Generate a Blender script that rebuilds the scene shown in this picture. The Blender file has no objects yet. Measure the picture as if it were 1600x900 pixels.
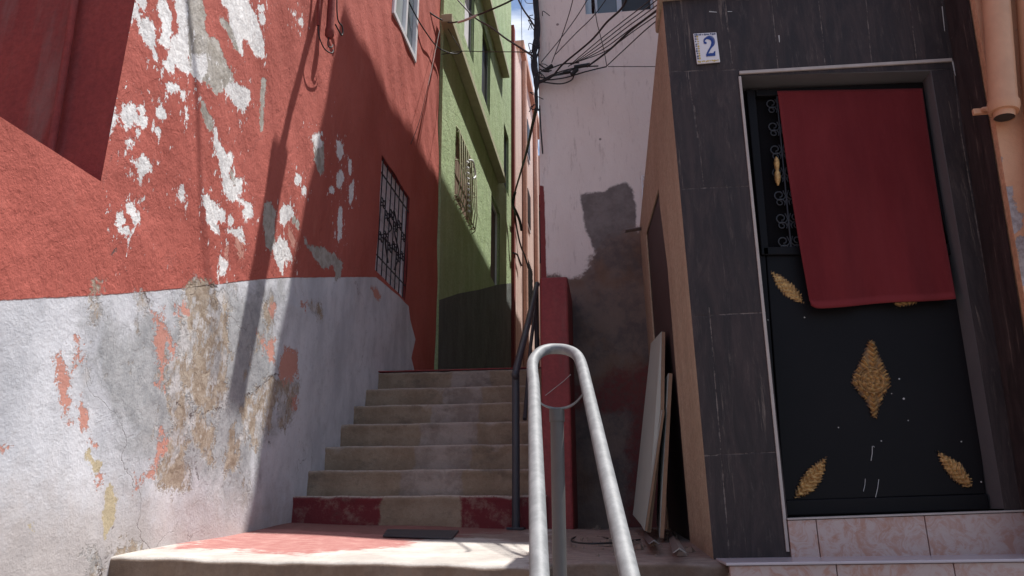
import bpy, math, random
import numpy as np
from math import radians, sin, cos, pi
from mathutils import Vector
random.seed(7); rng = np.random.default_rng(7)

# ---------------------------------------------------------------- camera, sky, sun, exposure
SC = bpy.context.scene
COL = SC.collection
F_PX, PITCH, YAW = 1115.0, radians(17.4), radians(7.8)
cam_d = bpy.data.cameras.new('camera'); cam = bpy.data.objects.new('camera', cam_d); COL.objects.link(cam)
cam_d.sensor_width = 36; cam_d.lens = F_PX/1600*36; cam_d.clip_start = 0.02; cam_d.clip_end = 2000
cam.location = (0, 0, 0); cam.rotation_euler = (pi/2+PITCH, 0, YAW)
SC.camera = cam
SUN = Vector((.27, .115, 1.0)).normalized()
elev = math.asin(SUN.z); azim = math.atan2(SUN.x, SUN.y)          # azimuth clockwise from +Y
world = bpy.data.worlds.new('World'); SC.world = world; world.use_nodes = True
wt = world.node_tree; wt.nodes.clear()
w_out = wt.nodes.new('ShaderNodeOutputWorld'); w_bg = wt.nodes.new('ShaderNodeBackground')
sky = wt.nodes.new('ShaderNodeTexSky'); sky.sky_type = 'NISHITA'; sky.sun_disc = False
sky.sun_elevation = elev; sky.sun_rotation = azim; sky.air_density = 1.0; sky.dust_density = 1.2; sky.ozone_density = 2.5
w_tc = wt.nodes.new('ShaderNodeTexCoord'); w_mp = wt.nodes.new('ShaderNodeMapping'); w_mp.inputs['Scale'].default_value = (1, 1, 2.6)
w_no = wt.nodes.new('ShaderNodeTexNoise'); w_no.inputs['Scale'].default_value = 4.2; w_no.inputs['Detail'].default_value = 7; w_no.inputs['Roughness'].default_value = .58
w_rp = wt.nodes.new('ShaderNodeValToRGB'); w_rp.color_ramp.elements[0].position = .50; w_rp.color_ramp.elements[1].position = .74
w_mx = wt.nodes.new('ShaderNodeMix'); w_mx.data_type = 'RGBA'; w_mx.inputs[7].default_value = (8.6, 8.8, 9.2, 1)
wt.links.new(w_tc.outputs['Generated'], w_mp.inputs[0]); wt.links.new(w_mp.outputs[0], w_no.inputs['Vector'])
wt.links.new(w_no.outputs[0], w_rp.inputs[0]); wt.links.new(w_rp.outputs[0], w_mx.inputs[0])
wt.links.new(sky.outputs[0], w_mx.inputs[6]); wt.links.new(w_mx.outputs[2], w_bg.inputs[0])
wt.links.new(w_bg.outputs[0], w_out.inputs[0]); w_bg.inputs['Strength'].default_value = 0.105
sun_d = bpy.data.lights.new('sun', 'SUN'); sun_d.energy = 5.0; sun_d.angle = radians(.5); sun_d.color = (1, .965, .92)
sun = bpy.data.objects.new('sun', sun_d); COL.objects.link(sun)
sun.rotation_euler = SUN.to_track_quat('Z', 'Y').to_euler()
SC.view_settings.view_transform = 'Standard'; SC.view_settings.look = 'None'
SC.view_settings.exposure = 0.65; SC.view_settings.gamma = 1.0; SC.view_settings.use_curve_mapping = False

# ---------------------------------------------------------------- measuring helpers (a sight line meets a real plane)
_F = np.array([-sin(YAW)*cos(PITCH), cos(YAW)*cos(PITCH), sin(PITCH)]); _R = np.array([cos(YAW), sin(YAW), 0.]); _U = np.cross(_R, _F)
def ray(px, py): return _F + (px-800)/F_PX*_R + (450-py)/F_PX*_U
def onX(px, py, x): d = ray(px, py); return Vector(d*(x/d[0]))
def onY(px, py, y): d = ray(px, py); return Vector(d*(y/d[1]))
def onZ(px, py, z): d = ray(px, py); return Vector(d*(z/d[2]))
def onP(px, py, p, n):
    d = ray(px, py); n = np.array(n); return Vector(d*(np.array(p)@n/(d@n)))

# ---------------------------------------------------------------- object helpers
OFF = {}
def tag(o, label=None, cat=None, group=None, kind=None):
    if label: o['label'] = label
    if cat: o['category'] = cat
    if group: o['group'] = group
    if kind: o['kind'] = kind
    return o
def thing(name, label, cat, loc, group=None):
    o = bpy.data.objects.new(name, None); o.empty_display_size = .1; o.location = loc; COL.objects.link(o)
    OFF[o] = Vector(loc); return tag(o, label, cat, group)

class MB:
    """collects shapes in world coordinates; build() links them as one mesh object"""
    def __init__(s): s.v = []; s.f = []; s.sm = []; s.attr = {}
    def add(s, vs, fs, smooth=False):
        b = len(s.v); s.v += [Vector(v) for v in vs]
        s.f += [tuple(b+i for i in f) for f in fs]; s.sm += [smooth]*len(fs); return s
    def box(s, a, b):
        (x0, y0, z0), (x1, y1, z1) = a, b
        return s.add([(x0,y0,z0),(x1,y0,z0),(x1,y1,z0),(x0,y1,z0),(x0,y0,z1),(x1,y0,z1),(x1,y1,z1),(x0,y1,z1)],
                     [(0,3,2,1),(4,5,6,7),(0,1,5,4),(1,2,6,5),(2,3,7,6),(3,0,4,7)])
    def prism(s, pts, ext):
        pts = [Vector(p) for p in pts]; e = Vector(ext); n = len(pts)
        nrm = sum(((pts[i]-pts[0]).cross(pts[(i+1) % n]-pts[0]) for i in range(1, n-1)), Vector())
        if nrm.dot(e) > 0: pts = pts[::-1]
        return s.add(pts+[p+e for p in pts], [tuple(range(n)), tuple(range(2*n-1, n-1, -1))]+[(i, i+n, (i+1) % n+n, (i+1) % n) for i in range(n)])
    def poly(s, pts): return s.add(pts, [tuple(range(len(pts)))])
    def tube(s, path, r, seg=10, caps=True):
        P = [Vector(p) for p in path]; n = len(P); rs = r if isinstance(r, (list, tuple)) else [r]*n
        T = [(P[min(i+1, n-1)]-P[max(i-1, 0)]).normalized() for i in range(n)]
        a = T[0].orthogonal().normalized(); vs = []
        for i in range(n):
            a = (a-T[i]*a.dot(T[i])).normalized(); b = T[i].cross(a)
            vs += [P[i]+(a*cos(2*pi*k/seg)+b*sin(2*pi*k/seg))*rs[i] for k in range(seg)]
        fs = [(i*seg+k, i*seg+(k+1) % seg, (i+1)*seg+(k+1) % seg, (i+1)*seg+k) for i in range(n-1) for k in range(seg)]
        s.add(vs, fs, True)
        if caps: s.add(vs[:seg][::-1], [tuple(range(seg))]); s.add(vs[-seg:], [tuple(range(seg))])
        return s
    def build(s, name, mat, parent=None, bevel=0, label=None, bseg=2):
        off = Vector(); p = parent
        if parent is not None: off = OFF[parent]
        me = bpy.data.meshes.new(name)
        me.from_pydata([tuple(v-off) for v in s.v], [], s.f); me.update()
        me.polygons.foreach_set('use_smooth', s.sm)
        for k, a in s.attr.items():
            at = me.attributes.new(k, 'FLOAT', 'POINT'); at.data.foreach_set('value', np.asarray(a, dtype=np.float32))
        me.materials.append(mat)
        o = bpy.data.objects.new(name, me); COL.objects.link(o)
        if parent is not None: o.parent = parent; OFF[o] = off
        else: OFF[o] = Vector()
        if bevel:
            m = o.modifiers.new('bevel', 'BEVEL'); m.width = bevel; m.segments = bseg; m.limit_method = 'ANGLE'; m.angle_limit = radians(35)
        if label: o['label'] = label
        return o
def smooth(pts, n=6):
    P = [Vector(p) for p in pts]; out = []
    for i in range(len(P)-1):
        p0, p1, p2, p3 = P[max(i-1, 0)], P[i], P[i+1], P[min(i+2, len(P)-1)]
        for k in range(n):
            t = k/n; out.append(.5*((2*p1)+(p2-p0)*t+(2*p0-5*p1+4*p2-p3)*t*t+(3*p1-p0-3*p2+p3)*t**3))
    return out+[P[-1]]
def sdf(P, poly):
    """signed distance of points P (N,2) to a polygon, negative inside"""
    poly = np.asarray(poly, float); d = np.full(len(P), 1e9); ins = np.zeros(len(P), bool); n = len(poly)
    for i in range(n):
        a, b = poly[i], poly[(i+1) % n]; ab = b-a; pa = P-a
        t = np.clip(pa@ab/max(ab@ab, 1e-12), 0, 1); q = pa-t[:, None]*ab; d = np.minimum(d, np.einsum('ij,ij->i', q, q))
        c = ((a[1] > P[:, 1]) != (b[1] > P[:, 1])); 
        if abs(b[1]-a[1]) > 1e-12: ins ^= c & (P[:, 0] < (b[0]-a[0])*(P[:, 1]-a[1])/(b[1]-a[1])+a[0])
    d = np.sqrt(d); return np.where(ins, -d, d)
def union(P, polys):
    d = np.full(len(P), 1.0)
    for q in polys: d = np.minimum(d, sdf(P, q))
    return np.clip(d, -1, 1)
def stops(*ranges):
    """grid coordinates: (start, end, step) runs"""
    out = []
    for a, b, st in ranges:
        n = max(1, round((b-a)/st)); out += list(np.linspace(a, b, n+1))
    return sorted(set(np.round(out, 4)))

# ---------------------------------------------------------------- material helpers
class Mat:
    def __init__(s, name):
        s.m = bpy.data.materials.new(name); s.m.use_nodes = True; s.t = s.m.node_tree; s.t.nodes.clear()
        s.o = s.t.nodes.new('ShaderNodeOutputMaterial'); s.b = s.t.nodes.new('ShaderNodeBsdfPrincipled'); s.t.links.new(s.b.outputs[0], s.o.inputs[0])
        s.pos = s.t.nodes.new('ShaderNodeNewGeometry').outputs['Position']
    def put(s, sock, v):
        if isinstance(v, bpy.types.NodeSocket): s.t.links.new(v, sock)
        elif isinstance(v, (tuple, list)) and len(v) == 3 and sock.type == 'RGBA': sock.default_value = (*v, 1)
        else: sock.default_value = v
    def node(s, kind, ins=None, **props):
        n = s.t.nodes.new(kind)
        for k, v in props.items(): setattr(n, k, v)
        for k, v in (ins or {}).items(): s.put(n.inputs[k], v)
        return n
    def vec(s, scale=(1, 1, 1), loc=(0, 0, 0), rot=(0, 0, 0)):
        return s.node('ShaderNodeMapping', {0: s.pos, 'Scale': scale, 'Location': loc, 'Rotation': rot}).outputs[0]
    def noise(s, scale, detail=4, rough=.55, vec=None, dist=0):
        return s.node('ShaderNodeTexNoise', {'Vector': vec or s.pos, 'Scale': scale, 'Detail': detail, 'Roughness': rough, 'Distortion': dist}).outputs[0]
    def voro(s, scale, vec=None, feature='DISTANCE_TO_EDGE', rnd=1):
        return s.node('ShaderNodeTexVoronoi', {'Vector': vec or s.pos, 'Scale': scale, 'Randomness': rnd}, feature=feature).outputs[0]
    def step(s, v, a, b):
        """0 below a, 1 above b (a > b flips it)"""
        return s.node('ShaderNodeMapRange', {0: v, 1: a, 2: b, 3: 0., 4: 1.}, interpolation_type='SMOOTHSTEP').outputs[0] if a < b else \
            s.node('ShaderNodeMapRange', {0: v, 1: b, 2: a, 3: 1., 4: 0.}, interpolation_type='SMOOTHSTEP').outputs[0]
    def math(s, op, a, b=0., c=0.): return s.node('ShaderNodeMath', {0: a, 1: b, 2: c}, operation=op).outputs[0]
    def mix(s, f, a, b, mode='MIX'):
        n = s.node('ShaderNodeMix', data_type='RGBA', blend_type=mode); s.put(n.inputs[0], f); s.put(n.inputs[6], a); s.put(n.inputs[7], b); return n.outputs[2]
    def attr(s, name, kind='GEOMETRY'): return s.node('ShaderNodeAttribute', attribute_name=name, attribute_type=kind).outputs['Fac']
    def bump(s, h, strength=.5, dist=.01, nrm=None):
        n = s.node('ShaderNodeBump', {'Height': h, 'Strength': strength, 'Distance': dist})
        if nrm: s.put(n.inputs['Normal'], nrm)
        return n.outputs[0]
    def xyz(s): n = s.node('ShaderNodeSeparateXYZ', {0: s.pos}); return n.outputs
    def done(s, col, rough=.85, nrm=None, metal=0., spec=.35):
        s.put(s.b.inputs['Base Color'], col); s.put(s.b.inputs['Roughness'], rough); s.put(s.b.inputs['Metallic'], metal)
        s.put(s.b.inputs['Specular IOR Level'], spec)
        if nrm: s.put(s.b.inputs['Normal'], nrm)
        return s.m

def plaster(name, c1, c2, scale=3., bump=.4, fine=60, stretch=(1, 1, .5), rough=.9, dirt=None, dirt_amt=.5):
    m = Mat(name); a = m.noise(scale, 6, .6, m.vec(stretch)); col = m.mix(m.step(a, .35, .65), c1, c2)
    g = m.noise(38, 5, .7); col = m.mix(m.step(g, .3, .75), col, m.mix(1., col, (.72, .70, .70), 'MULTIPLY'))
    if dirt:
        d = m.noise(2.3, 8, .7, m.vec((1.5, 1.5, .22), (5, 3, 1))); col = m.mix(m.math('MULTIPLY', m.step(d, .5, .72), dirt_amt), col, dirt)
    h = m.math('ADD', m.noise(fine, 5, .65), m.math('MULTIPLY', m.noise(fine*.2, 4, .6), 1.6))
    return m.done(col, rough, m.bump(h, bump, .012))
def plain(name, c, rough=.6, metal=0., var=.25, scale=14., bump=.15, spec=.4):
    m = Mat(name); a = m.noise(scale, 6, .65)
    col = m.mix(a, [x*(1-var) for x in c], [min(1, x*(1+var)) for x in c])
    return m.done(col, rough, m.bump(m.noise(scale*5, 4, .6), bump, .004), metal, spec)

# peeling red / whitewashed wall of the left house
def mat_left_wall():
    m = Mat('peeling_red_and_whitewash')
    w1 = m.noise(9, 8, .68); w2 = m.noise(55, 6, .7); w3 = m.noise(2.2, 5, .6)
    wob = m.math('ADD', m.math('MULTIPLY', m.math('SUBTRACT', w1, .5), .26), m.math('MULTIPLY', m.math('SUBTRACT', w2, .5), .17))
    def mask(name, amp=1., soft=.004, grow=0.):
        v = m.math('ADD', m.attr(name), m.math('MULTIPLY', wob, amp)); return m.step(v, grow+soft, grow-soft)
    # red paint
    r1 = m.noise(1.7, 5, .6, m.vec((1, 1, .6))); r2 = m.noise(24, 6, .72)
    red = m.mix(m.step(r1, .3, .7), (.395, .100, .076), (.465, .128, .100))
    red = m.mix(m.math('MULTIPLY', m.step(r2, .52, .75), .5), red, (.31, .075, .062))
    red = m.mix(m.math('MULTIPLY', m.step(m.noise(6, 8, .75, m.vec((1, 1, .35), (3, 1, 9))), .56, .72), .30), red, (.55, .22, .17))
    # whitewash
    g1 = m.noise(2.6, 9, .68, m.vec((1, 1, .45), (2, 7, 3))); g2 = m.noise(16, 8, .75)
    ww = m.mix(m.step(g1, .36, .62), (.50, .51, .545), (.67, .675, .71))
    ww = m.mix(m.math('MULTIPLY', m.step(g2, .5, .72), .45), ww, (.36, .355, .365))
    st = m.math('ADD', m.attr('stain'), m.math('MULTIPLY', m.math('SUBTRACT', m.noise(4.5, 9, .72, None, .6), .5), 1.0))
    ww = m.mix(m.math('MULTIPLY', m.step(st, .10, -.16), .8), ww, m.mix(m.step(g2, .35, .65), (.23, .235, .24), (.40, .40, .405)))
    z = m.xyz()[2]
    low = m.math('ADD', z, m.math('MULTIPLY', w1, .55))
    ww = m.mix(m.math('MULTIPLY', m.step(low, .5, .12), .55), ww, m.mix(g2, (.26, .19, .15), (.50, .43, .39)))
    zone = m.math('ADD', m.attr('zone'), m.math('MULTIPLY', wob, .04)); inw = m.step(zone, .003, -.003)
    rough_zone = m.step(m.math('ADD', m.attr('stain'), m.math('MULTIPLY', w3, .2)), .5, .0)
    # small chips next to the big losses, both paints
    near = m.step(m.attr('white'), .22, .0)
    chips = m.math('MULTIPLY', m.step(m.math('ADD', m.noise(26, 7, .7, m.vec((1, 1, .55), (0, 0, 4))), m.math('MULTIPLY', near, .10)), .685, .70), m.step(m.attr('white'), .55, .1))
    col = m.mix(inw, red, ww)
    mw = m.math('MAXIMUM', mask('white', .42, .003, .010), m.math('MULTIPLY', chips, m.math('SUBTRACT', 1., inw)))
    mg, mb0, ms, my = mask('grey', .5), mask('brown', 1.1, .02, .01), mask('salmon', .95, .008, .004), mask('yellow', .4)
    scat = m.math('MULTIPLY', m.math('MULTIPLY', m.step(m.noise(4.2, 9, .74, m.vec((1, 1, .6), (6, 6, 1))), .565, .60), m.step(m.attr('stain'), .05, -.12)), inw)
    mb = m.math('MAXIMUM', mb0, scat)
    wc = m.mix(m.step(m.noise(30, 6, .7), .4, .62), (.68, .66, .65), (.86, .85, .84))
    gc = m.mix(m.step(m.noise(12, 7, .7), .38, .6), (.33, .30, .26), (.47, .44, .40))
    bc = m.mix(m.step(m.noise(19, 8, .75), .38, .62), (.28, .215, .16), (.44, .37, .30))
    bc = m.mix(m.math('MULTIPLY', m.step(m.noise(7, 8, .74, m.vec((1, 1, .6), (8, 2, 2))), .48, .55), .85), bc, m.mix(m.step(m.noise(14, 6, .7), .4, .6), (.36, .355, .36), (.60, .59, .60)))
    bc = m.mix(m.math('MULTIPLY', m.step(m.voro(17, None, 'F1'), .22, .12), .5), bc, (.66, .63, .60))
    col = m.mix(mb, col, bc); col = m.mix(mg, col, gc)
    col = m.mix(mw, col, wc)
    col = m.mix(ms, col, m.mix(w2, (.60, .31, .25), (.52, .24, .19))); col = m.mix(my, col, m.mix(w2, (.36, .30, .20), (.62, .53, .36)))
    # hairline cracks
    cv = m.node('ShaderNodeVectorMath', {0: m.pos, 1: m.node('ShaderNodeVectorMath', {0: m.node('ShaderNodeTexNoise', {'Vector': m.pos, 'Scale': 5., 'Detail': 6.}).outputs[1], 1: (.35, .35, .35)}, operation='MULTIPLY').outputs[0]}, operation='ADD').outputs[0]
    ck = m.voro(1.1, cv); crack = m.math('MULTIPLY', m.step(ck, .0035, .0008), m.step(m.noise(1.3, 3, .5, m.vec((1, 1, 1), (4, 4, 4))), .5, .6))
    crack = m.math('MULTIPLY', crack, m.math('ADD', .35, m.math('MULTIPLY', inw, .5)))
    tr = m.math('ADD', m.attr('cracks'), m.math('MULTIPLY', m.math('SUBTRACT', m.noise(11, 8, .72), .5), .075)); tm = m.math('MULTIPLY', m.step(m.math('ABSOLUTE', tr), .0045, .0012), m.step(m.noise(5, 5, .7, m.vec((1, 1, 1), (3, 1, 7))), .42, .58))
    crack = m.math('MAXIMUM', m.math('MULTIPLY', crack, .6), tm)
    edge = m.math('MAXIMUM', m.math('MAXIMUM', mw, mg), m.math('MAXIMUM', mb, ms))
    col = m.mix(crack, col, (.12, .09, .085))
    # relief: the paint skin stands proud of what it lost
    gouge = m.math('MULTIPLY', m.step(m.noise(13, 6, .62, m.vec((1, 1, .7), (1, 9, 2), (.5, 0, 0)), .8), .62, .5), m.math('ADD', .35, m.math('MULTIPLY', rough_zone, .65)))
    h = m.math('ADD', m.math('MULTIPLY', m.noise(85, 5, .65), .30), m.math('MULTIPLY', m.noise(11, 6, .6), .75))
    h = m.math('ADD', h, m.math('MULTIPLY', gouge, m.math('SUBTRACT', .42, m.math('MULTIPLY', inw, .30))))
    h = m.math('ADD', h, m.math('MULTIPLY', m.math('MULTIPLY', m.step(m.noise(4.5, 8, .7, m.vec((1, 1.4, .8), (2, 2, 2), (.6, 0, 0))), .35, .65), m.math('SUBTRACT', 1., inw)), .6)); h = m.math('SUBTRACT', h, m.math('MULTIPLY', edge, 1.1)); h = m.math('SUBTRACT', h, m.math('MULTIPLY', crack, .6))
    return m.done(col, .92, m.bump(h, .50, .014), 0., .2)

# wall of the pale house: cement render with a damp patch, a stained foot and a maroon painted corner
def mat_pale_wall():
    m = Mat('pale_pink_render')
    a = m.noise(1.6, 7, .65, m.vec((1, 1, .4))); b = m.noise(30, 7, .75, m.vec((1, 1, .18)))
    col = m.mix(m.step(a, .3, .7), (.68, .60, .565), (.76, .685, .65)); col = m.mix(m.math('MULTIPLY', m.step(b, .54, .72), .5), col, (.33, .255, .24))
    wob = m.math('ADD', m.math('MULTIPLY', m.math('SUBTRACT', m.noise(7, 8, .65), .5), .16), m.math('MULTIPLY', m.math('SUBTRACT', m.noise(40, 6, .7), .5), .06))
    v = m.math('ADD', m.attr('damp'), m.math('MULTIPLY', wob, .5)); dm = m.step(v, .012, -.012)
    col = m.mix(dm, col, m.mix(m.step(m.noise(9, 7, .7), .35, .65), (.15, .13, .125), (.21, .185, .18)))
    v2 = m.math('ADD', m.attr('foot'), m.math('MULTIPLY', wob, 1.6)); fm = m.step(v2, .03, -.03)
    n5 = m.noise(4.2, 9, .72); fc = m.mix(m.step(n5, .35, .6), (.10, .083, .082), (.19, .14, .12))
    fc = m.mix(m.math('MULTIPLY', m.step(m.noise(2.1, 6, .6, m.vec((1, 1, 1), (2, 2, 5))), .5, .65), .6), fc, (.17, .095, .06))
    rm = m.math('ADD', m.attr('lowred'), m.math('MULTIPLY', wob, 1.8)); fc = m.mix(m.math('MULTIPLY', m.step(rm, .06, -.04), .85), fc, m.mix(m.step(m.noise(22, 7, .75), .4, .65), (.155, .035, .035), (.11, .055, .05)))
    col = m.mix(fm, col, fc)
    holes = m.math('MULTIPLY', m.step(m.voro(2.3, None, 'F1'), .035, .02), .8); col = m.mix(holes, col, (.12, .09, .085))
    cm = m.step(m.math('ADD', m.attr('corner'), m.math('MULTIPLY', wob, .12)), .004, -.004); col = m.mix(cm, col, (.20, .045, .045))
    h = m.math('ADD', m.noise(70, 5, .7, m.vec((1, 1, .35))), m.math('MULTIPLY', m.noise(9, 5, .6), 1.2))
    return m.done(col, .9, m.bump(h, .45, .012), 0., .25)

def mat_black_stone():
    m = Mat('black_stone_cladding'); 
    s1 = m.noise(7, 8, .74, m.vec((2., 2., .35)), 1.0); s2 = m.noise(26, 8, .8, m.vec((1.6, 1.6, .28), (3, 2, 0))); s3 = m.noise(2.2, 5, .6, m.vec((3, 3, .35), (9, 1, 4)))
    col = m.mix(m.step(s1, .35, .7), (.024, .017, .0175), (.054, .037, .036)); col = m.mix(m.math('MULTIPLY', m.step(s2, .52, .74), .55), col, (.12, .088, .078))
    col = m.mix(m.math('MULTIPLY', m.step(m.noise(5, 8, .8, m.vec((5, 5, .22), (1, 6, 2))), .565, .66), m.step(s3, .42, .56)), col, (.20, .15, .125))
    sp = m.step(m.noise(60, 4, .8), .74, .80); col = m.mix(m.math('MULTIPLY', sp, .5), col, (.30, .26, .24))
    seam = m.attr('seam'); 
    sw = m.math('ADD', seam, m.math('MULTIPLY', m.math('SUBTRACT', m.noise(45, 6, .7), .5), .010))
    sm = m.math('MULTIPLY', m.step(sw, .0030, .0012), m.step(m.noise(8, 5, .7, m.vec((1, 1, 1), (2, 2, 2))), .36, .62)); col = m.mix(m.math('MULTIPLY', sm, .75), col, (.21, .165, .145))
    h = m.math('SUBTRACT', m.math('MULTIPLY', s2, .4), m.math('MULTIPLY', m.step(seam, .004, .001), .8))
    return m.done(col, m.math('ADD', .42, m.math('MULTIPLY', s1, .35)), m.bump(m.math('ADD', h, m.math('MULTIPLY', m.noise(7, 3, .5), .5)), .25, .01), 0., .28)

def mat_concrete(name, c1, c2, red=0., objprop=False, worn=False):
    m = Mat(name); a = m.noise(5, 8, .7); b = m.noise(45, 7, .75)
    col = m.mix(m.step(a, .35, .65), c1, c2); col = m.mix(m.math('MULTIPLY', m.step(b, .5, .75), .45), col, [x*.55 for x in c1])
    if objprop:
        x = m.xyz()[0]; wx = m.math('ADD', x, m.math('MULTIPLY', m.math('SUBTRACT', m.noise(9, 6, .7), .5), .10))
        x0, x1 = m.attr('patch_from', 'OBJECT'), m.attr('patch_to', 'OBJECT')
        pm = m.math('MULTIPLY', m.step(m.math('SUBTRACT', wx, x0), -.012, .012), m.step(m.math('SUBTRACT', wx, x1), .012, -.012))
        bare = m.mix(m.step(a, .4, .6), (.24, .19, .16), (.34, .28, .245))
        rc = m.mix(m.step(m.noise(9, 8, .78), .48, .66), (.15, .026, .030), (.23, .12, .10))
        isred = m.attr('painted', 'OBJECT'); base = m.mix(isred, col, rc); bare = m.mix(isred, bare, col)
        col = m.mix(pm, base, bare)
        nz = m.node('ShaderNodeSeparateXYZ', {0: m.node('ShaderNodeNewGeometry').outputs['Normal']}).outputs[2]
        col = m.mix(m.math('MULTIPLY', m.step(nz, .15, .6), m.step(b, .3, .55)), col, (.38, .32, .275))  # pale worn nosing, with the light on tread edges painted in
        st_ = m.noise(2.6, 8, .72, m.vec((1.4, 1, 2.2), (4, 4, 4))); col = m.mix(m.math('MULTIPLY', m.step(st_, .52, .68), .55), col, (.10, .08, .065))
    h = m.math('ADD', b, m.math('MULTIPLY', a, 1.5))
    return m.done(col, .9, m.bump(h, .5, .012), 0., .25)

def mat_landing():
    m = Mat('worn_red_painted_concrete'); a = m.noise(4.5, 9, .7); b = m.noise(40, 7, .75); c = m.noise(13, 8, .72, m.vec((1, 2.4, 1)))
    conc = m.mix(m.step(a, .35, .65), (.36, .33, .30), (.49, .455, .415)); conc = m.mix(m.math('MULTIPLY', m.step(b, .52, .75), .35), conc, (.33, .27, .22))
    red = m.mix(m.step(c, .4, .65), (.30, .10, .09), (.40, .195, .17))
    mk = m.math('ADD', m.attr('paint'), m.math('ADD', m.math('MULTIPLY', m.math('SUBTRACT', a, .5), .8), m.math('MULTIPLY', m.math('SUBTRACT', c, .5), .45)))
    col = m.mix(m.math('MULTIPLY', m.step(mk, .06, -.06), .9), conc, red)
    dk = m.math('ADD', m.attr('dirt_and_shade'), m.math('MULTIPLY', m.math('SUBTRACT', a, .5), .5)); col = m.mix(m.math('MULTIPLY', m.step(dk, .05, -.05), .9), col, m.mix(m.math('MULTIPLY', m.step(mk, .1, -.1), .6), m.mix(m.step(c, .35, .65), (.17, .12, .10), (.27, .20, .17)), (.20, .055, .05)))
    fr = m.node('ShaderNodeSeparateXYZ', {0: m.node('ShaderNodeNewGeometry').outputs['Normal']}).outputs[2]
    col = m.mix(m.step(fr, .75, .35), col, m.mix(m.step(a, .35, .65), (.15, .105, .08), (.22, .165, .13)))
    return m.done(col, .9, m.bump(m.math('ADD', b, m.math('MULTIPLY', c, .8)), .5, .01), 0., .25)

def mat_step_tile():
    m = Mat('pink_veined_ceramic_tile'); a = m.noise(16, 9, .72, None, 1.2); b = m.noise(3, 4, .5)
    col = m.mix(m.step(a, .42, .62), (.47, .355, .33), (.40, .20, .145)); col = m.mix(m.math('MULTIPLY', m.step(b, .4, .7), .4), col, (.50, .40, .38))
    return m.done(col, .32, m.bump(a, .05, .004), 0., .5)
def mat_gold():
    m = Mat('worn_gilt_relief'); a = m.noise(60, 6, .75); b = m.noise(220, 4, .7)
    col = m.mix(m.step(a, .35, .68), (.36, .18, .060), (.66, .40, .15)); col = m.mix(m.math('MULTIPLY', m.step(b, .55, .7), .6), col, (.10, .05, .03))
    hh = m.attr('lift'); col = m.mix(m.step(hh, .35, .75), [.12, .06, .028], col); hw = m.math('ADD', hh, m.math('MULTIPLY', m.math('SUBTRACT', a, .5), .55)); col = m.mix(m.step(hw, .30, .12), col, (.020, .016, .016))
    return m.done(col, .5, m.bump(m.math('ADD', a, b), .5, .004), .35, .5)
def mat_door():
    m = Mat('black_painted_door'); a = m.noise(3, 6, .6); b = m.noise(90, 4, .8)
    col = m.mix(a, (.006, .0055, .0065), (.012, .010, .0115)); col = m.mix(m.step(b, .80, .83), col, (.25, .23, .23))
    return m.done(col, .5, m.bump(m.noise(20, 4, .6), .06, .004), 0., .12)
def mat_galv():
    m = Mat('brushed_galvanised_pipe'); a = m.noise(26, 7, .7); b = m.noise(150, 4, .7, m.vec((1, .2, .2)))
    col = m.mix(m.step(a, .35, .7), (.165, .17, .175), (.24, .245, .25)); col = m.mix(m.math('MULTIPLY', m.step(b, .58, .75), .2), col, (.20, .20, .205))
    col = m.mix(m.math('MULTIPLY', m.step(m.noise(9, 6, .75), .62, .72), .35), col, (.25, .20, .17))
    return m.done(col, m.math('ADD', .46, m.math('MULTIPLY', a, .25)), m.bump(b, .08, .002), .12, .4)
def mat_cloth():
    m = Mat('dark_red_terry_cloth'); a = m.step(m.noise(3.5, 8, .65, m.vec((2, 1, .4))), .2, .8); b = m.noise(420, 3, .7)
    col = m.mix(a, (.120, .015, .018), (.175, .025, .028)); col = m.mix(m.math('MULTIPLY', m.attr('hem'), .6), col, (.22, .035, .04))
    col = m.mix(m.step(m.noise(75, 2, .5), .845, .86), col, (.5, .45, .42))
    mm = m.done(col, .95, m.bump(m.math('ADD', m.math('MULTIPLY', b, .5), m.noise(28, 5, .7)), .6, .006), 0., .1); m.b.inputs['Sheen Weight'].default_value = .12; m.b.inputs['Sheen Tint'].default_value = (.8, .3, .3, 1); return mm
def mat_glass(name, c, rough=.12):
    m = Mat(name); a = m.noise(5, 4, .6); return m.done(m.mix(a, [x*.8 for x in c], [x*1.2 for x in c]), rough, None, 0., .6)

M_left, M_pale, M_stone = mat_left_wall(), mat_pale_wall(), mat_black_stone()
M_shade_red = plaster('shaded_red_paint', (.22, .035, .035), (.29, .05, .045), 2.5, .35, 50, dirt=(.22, .16, .15), dirt_amt=.45)  # darker copy of the house red, with shade put into the colour
M_green = plaster('green_rough_render', (.365, .485, .245), (.445, .565, .315), 3, 1.0, 26, (1, 1, .4), dirt=(.30, .36, .22), dirt_amt=.4)
M_green_trim = plain('faded_green_ledge', (.42, .41, .27), .85, 0, .3, 8, .4)
M_grey_base = plaster('dark_grey_base', (.12, .135, .125), (.16, .175, .165), 3, .8, 26)
M_pink = plaster('salmon_pink_render', (.72, .53, .46), (.79, .62, .54), 2, .4, 30, dirt=(.40, .22, .17))
M_maroon = plaster('maroon_paint', (.22, .045, .04), (.28, .065, .055), 3, .3, 40)
M_terra = plaster('terracotta_render', (.58, .33, .25), (.64, .40, .31), 3, .3, 40)
M_brown = plaster('ochre_brown_cement_render', (.34, .265, .195), (.42, .335, .25), 1.8, .6, 45, (1.6, 1.6, .7), dirt=(.24, .18, .135), dirt_amt=.55)
M_orange = plaster('orange_painted_render', (.58, .30, .17), (.66, .36, .22), 2.6, .5, 40, (1, 1, .6), dirt=(.25, .17, .14), dirt_amt=.5)
M_orange_pipe = plain('orange_painted_pipe', (.56, .30, .18), .55, 0, .22, 9, .2)
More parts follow.
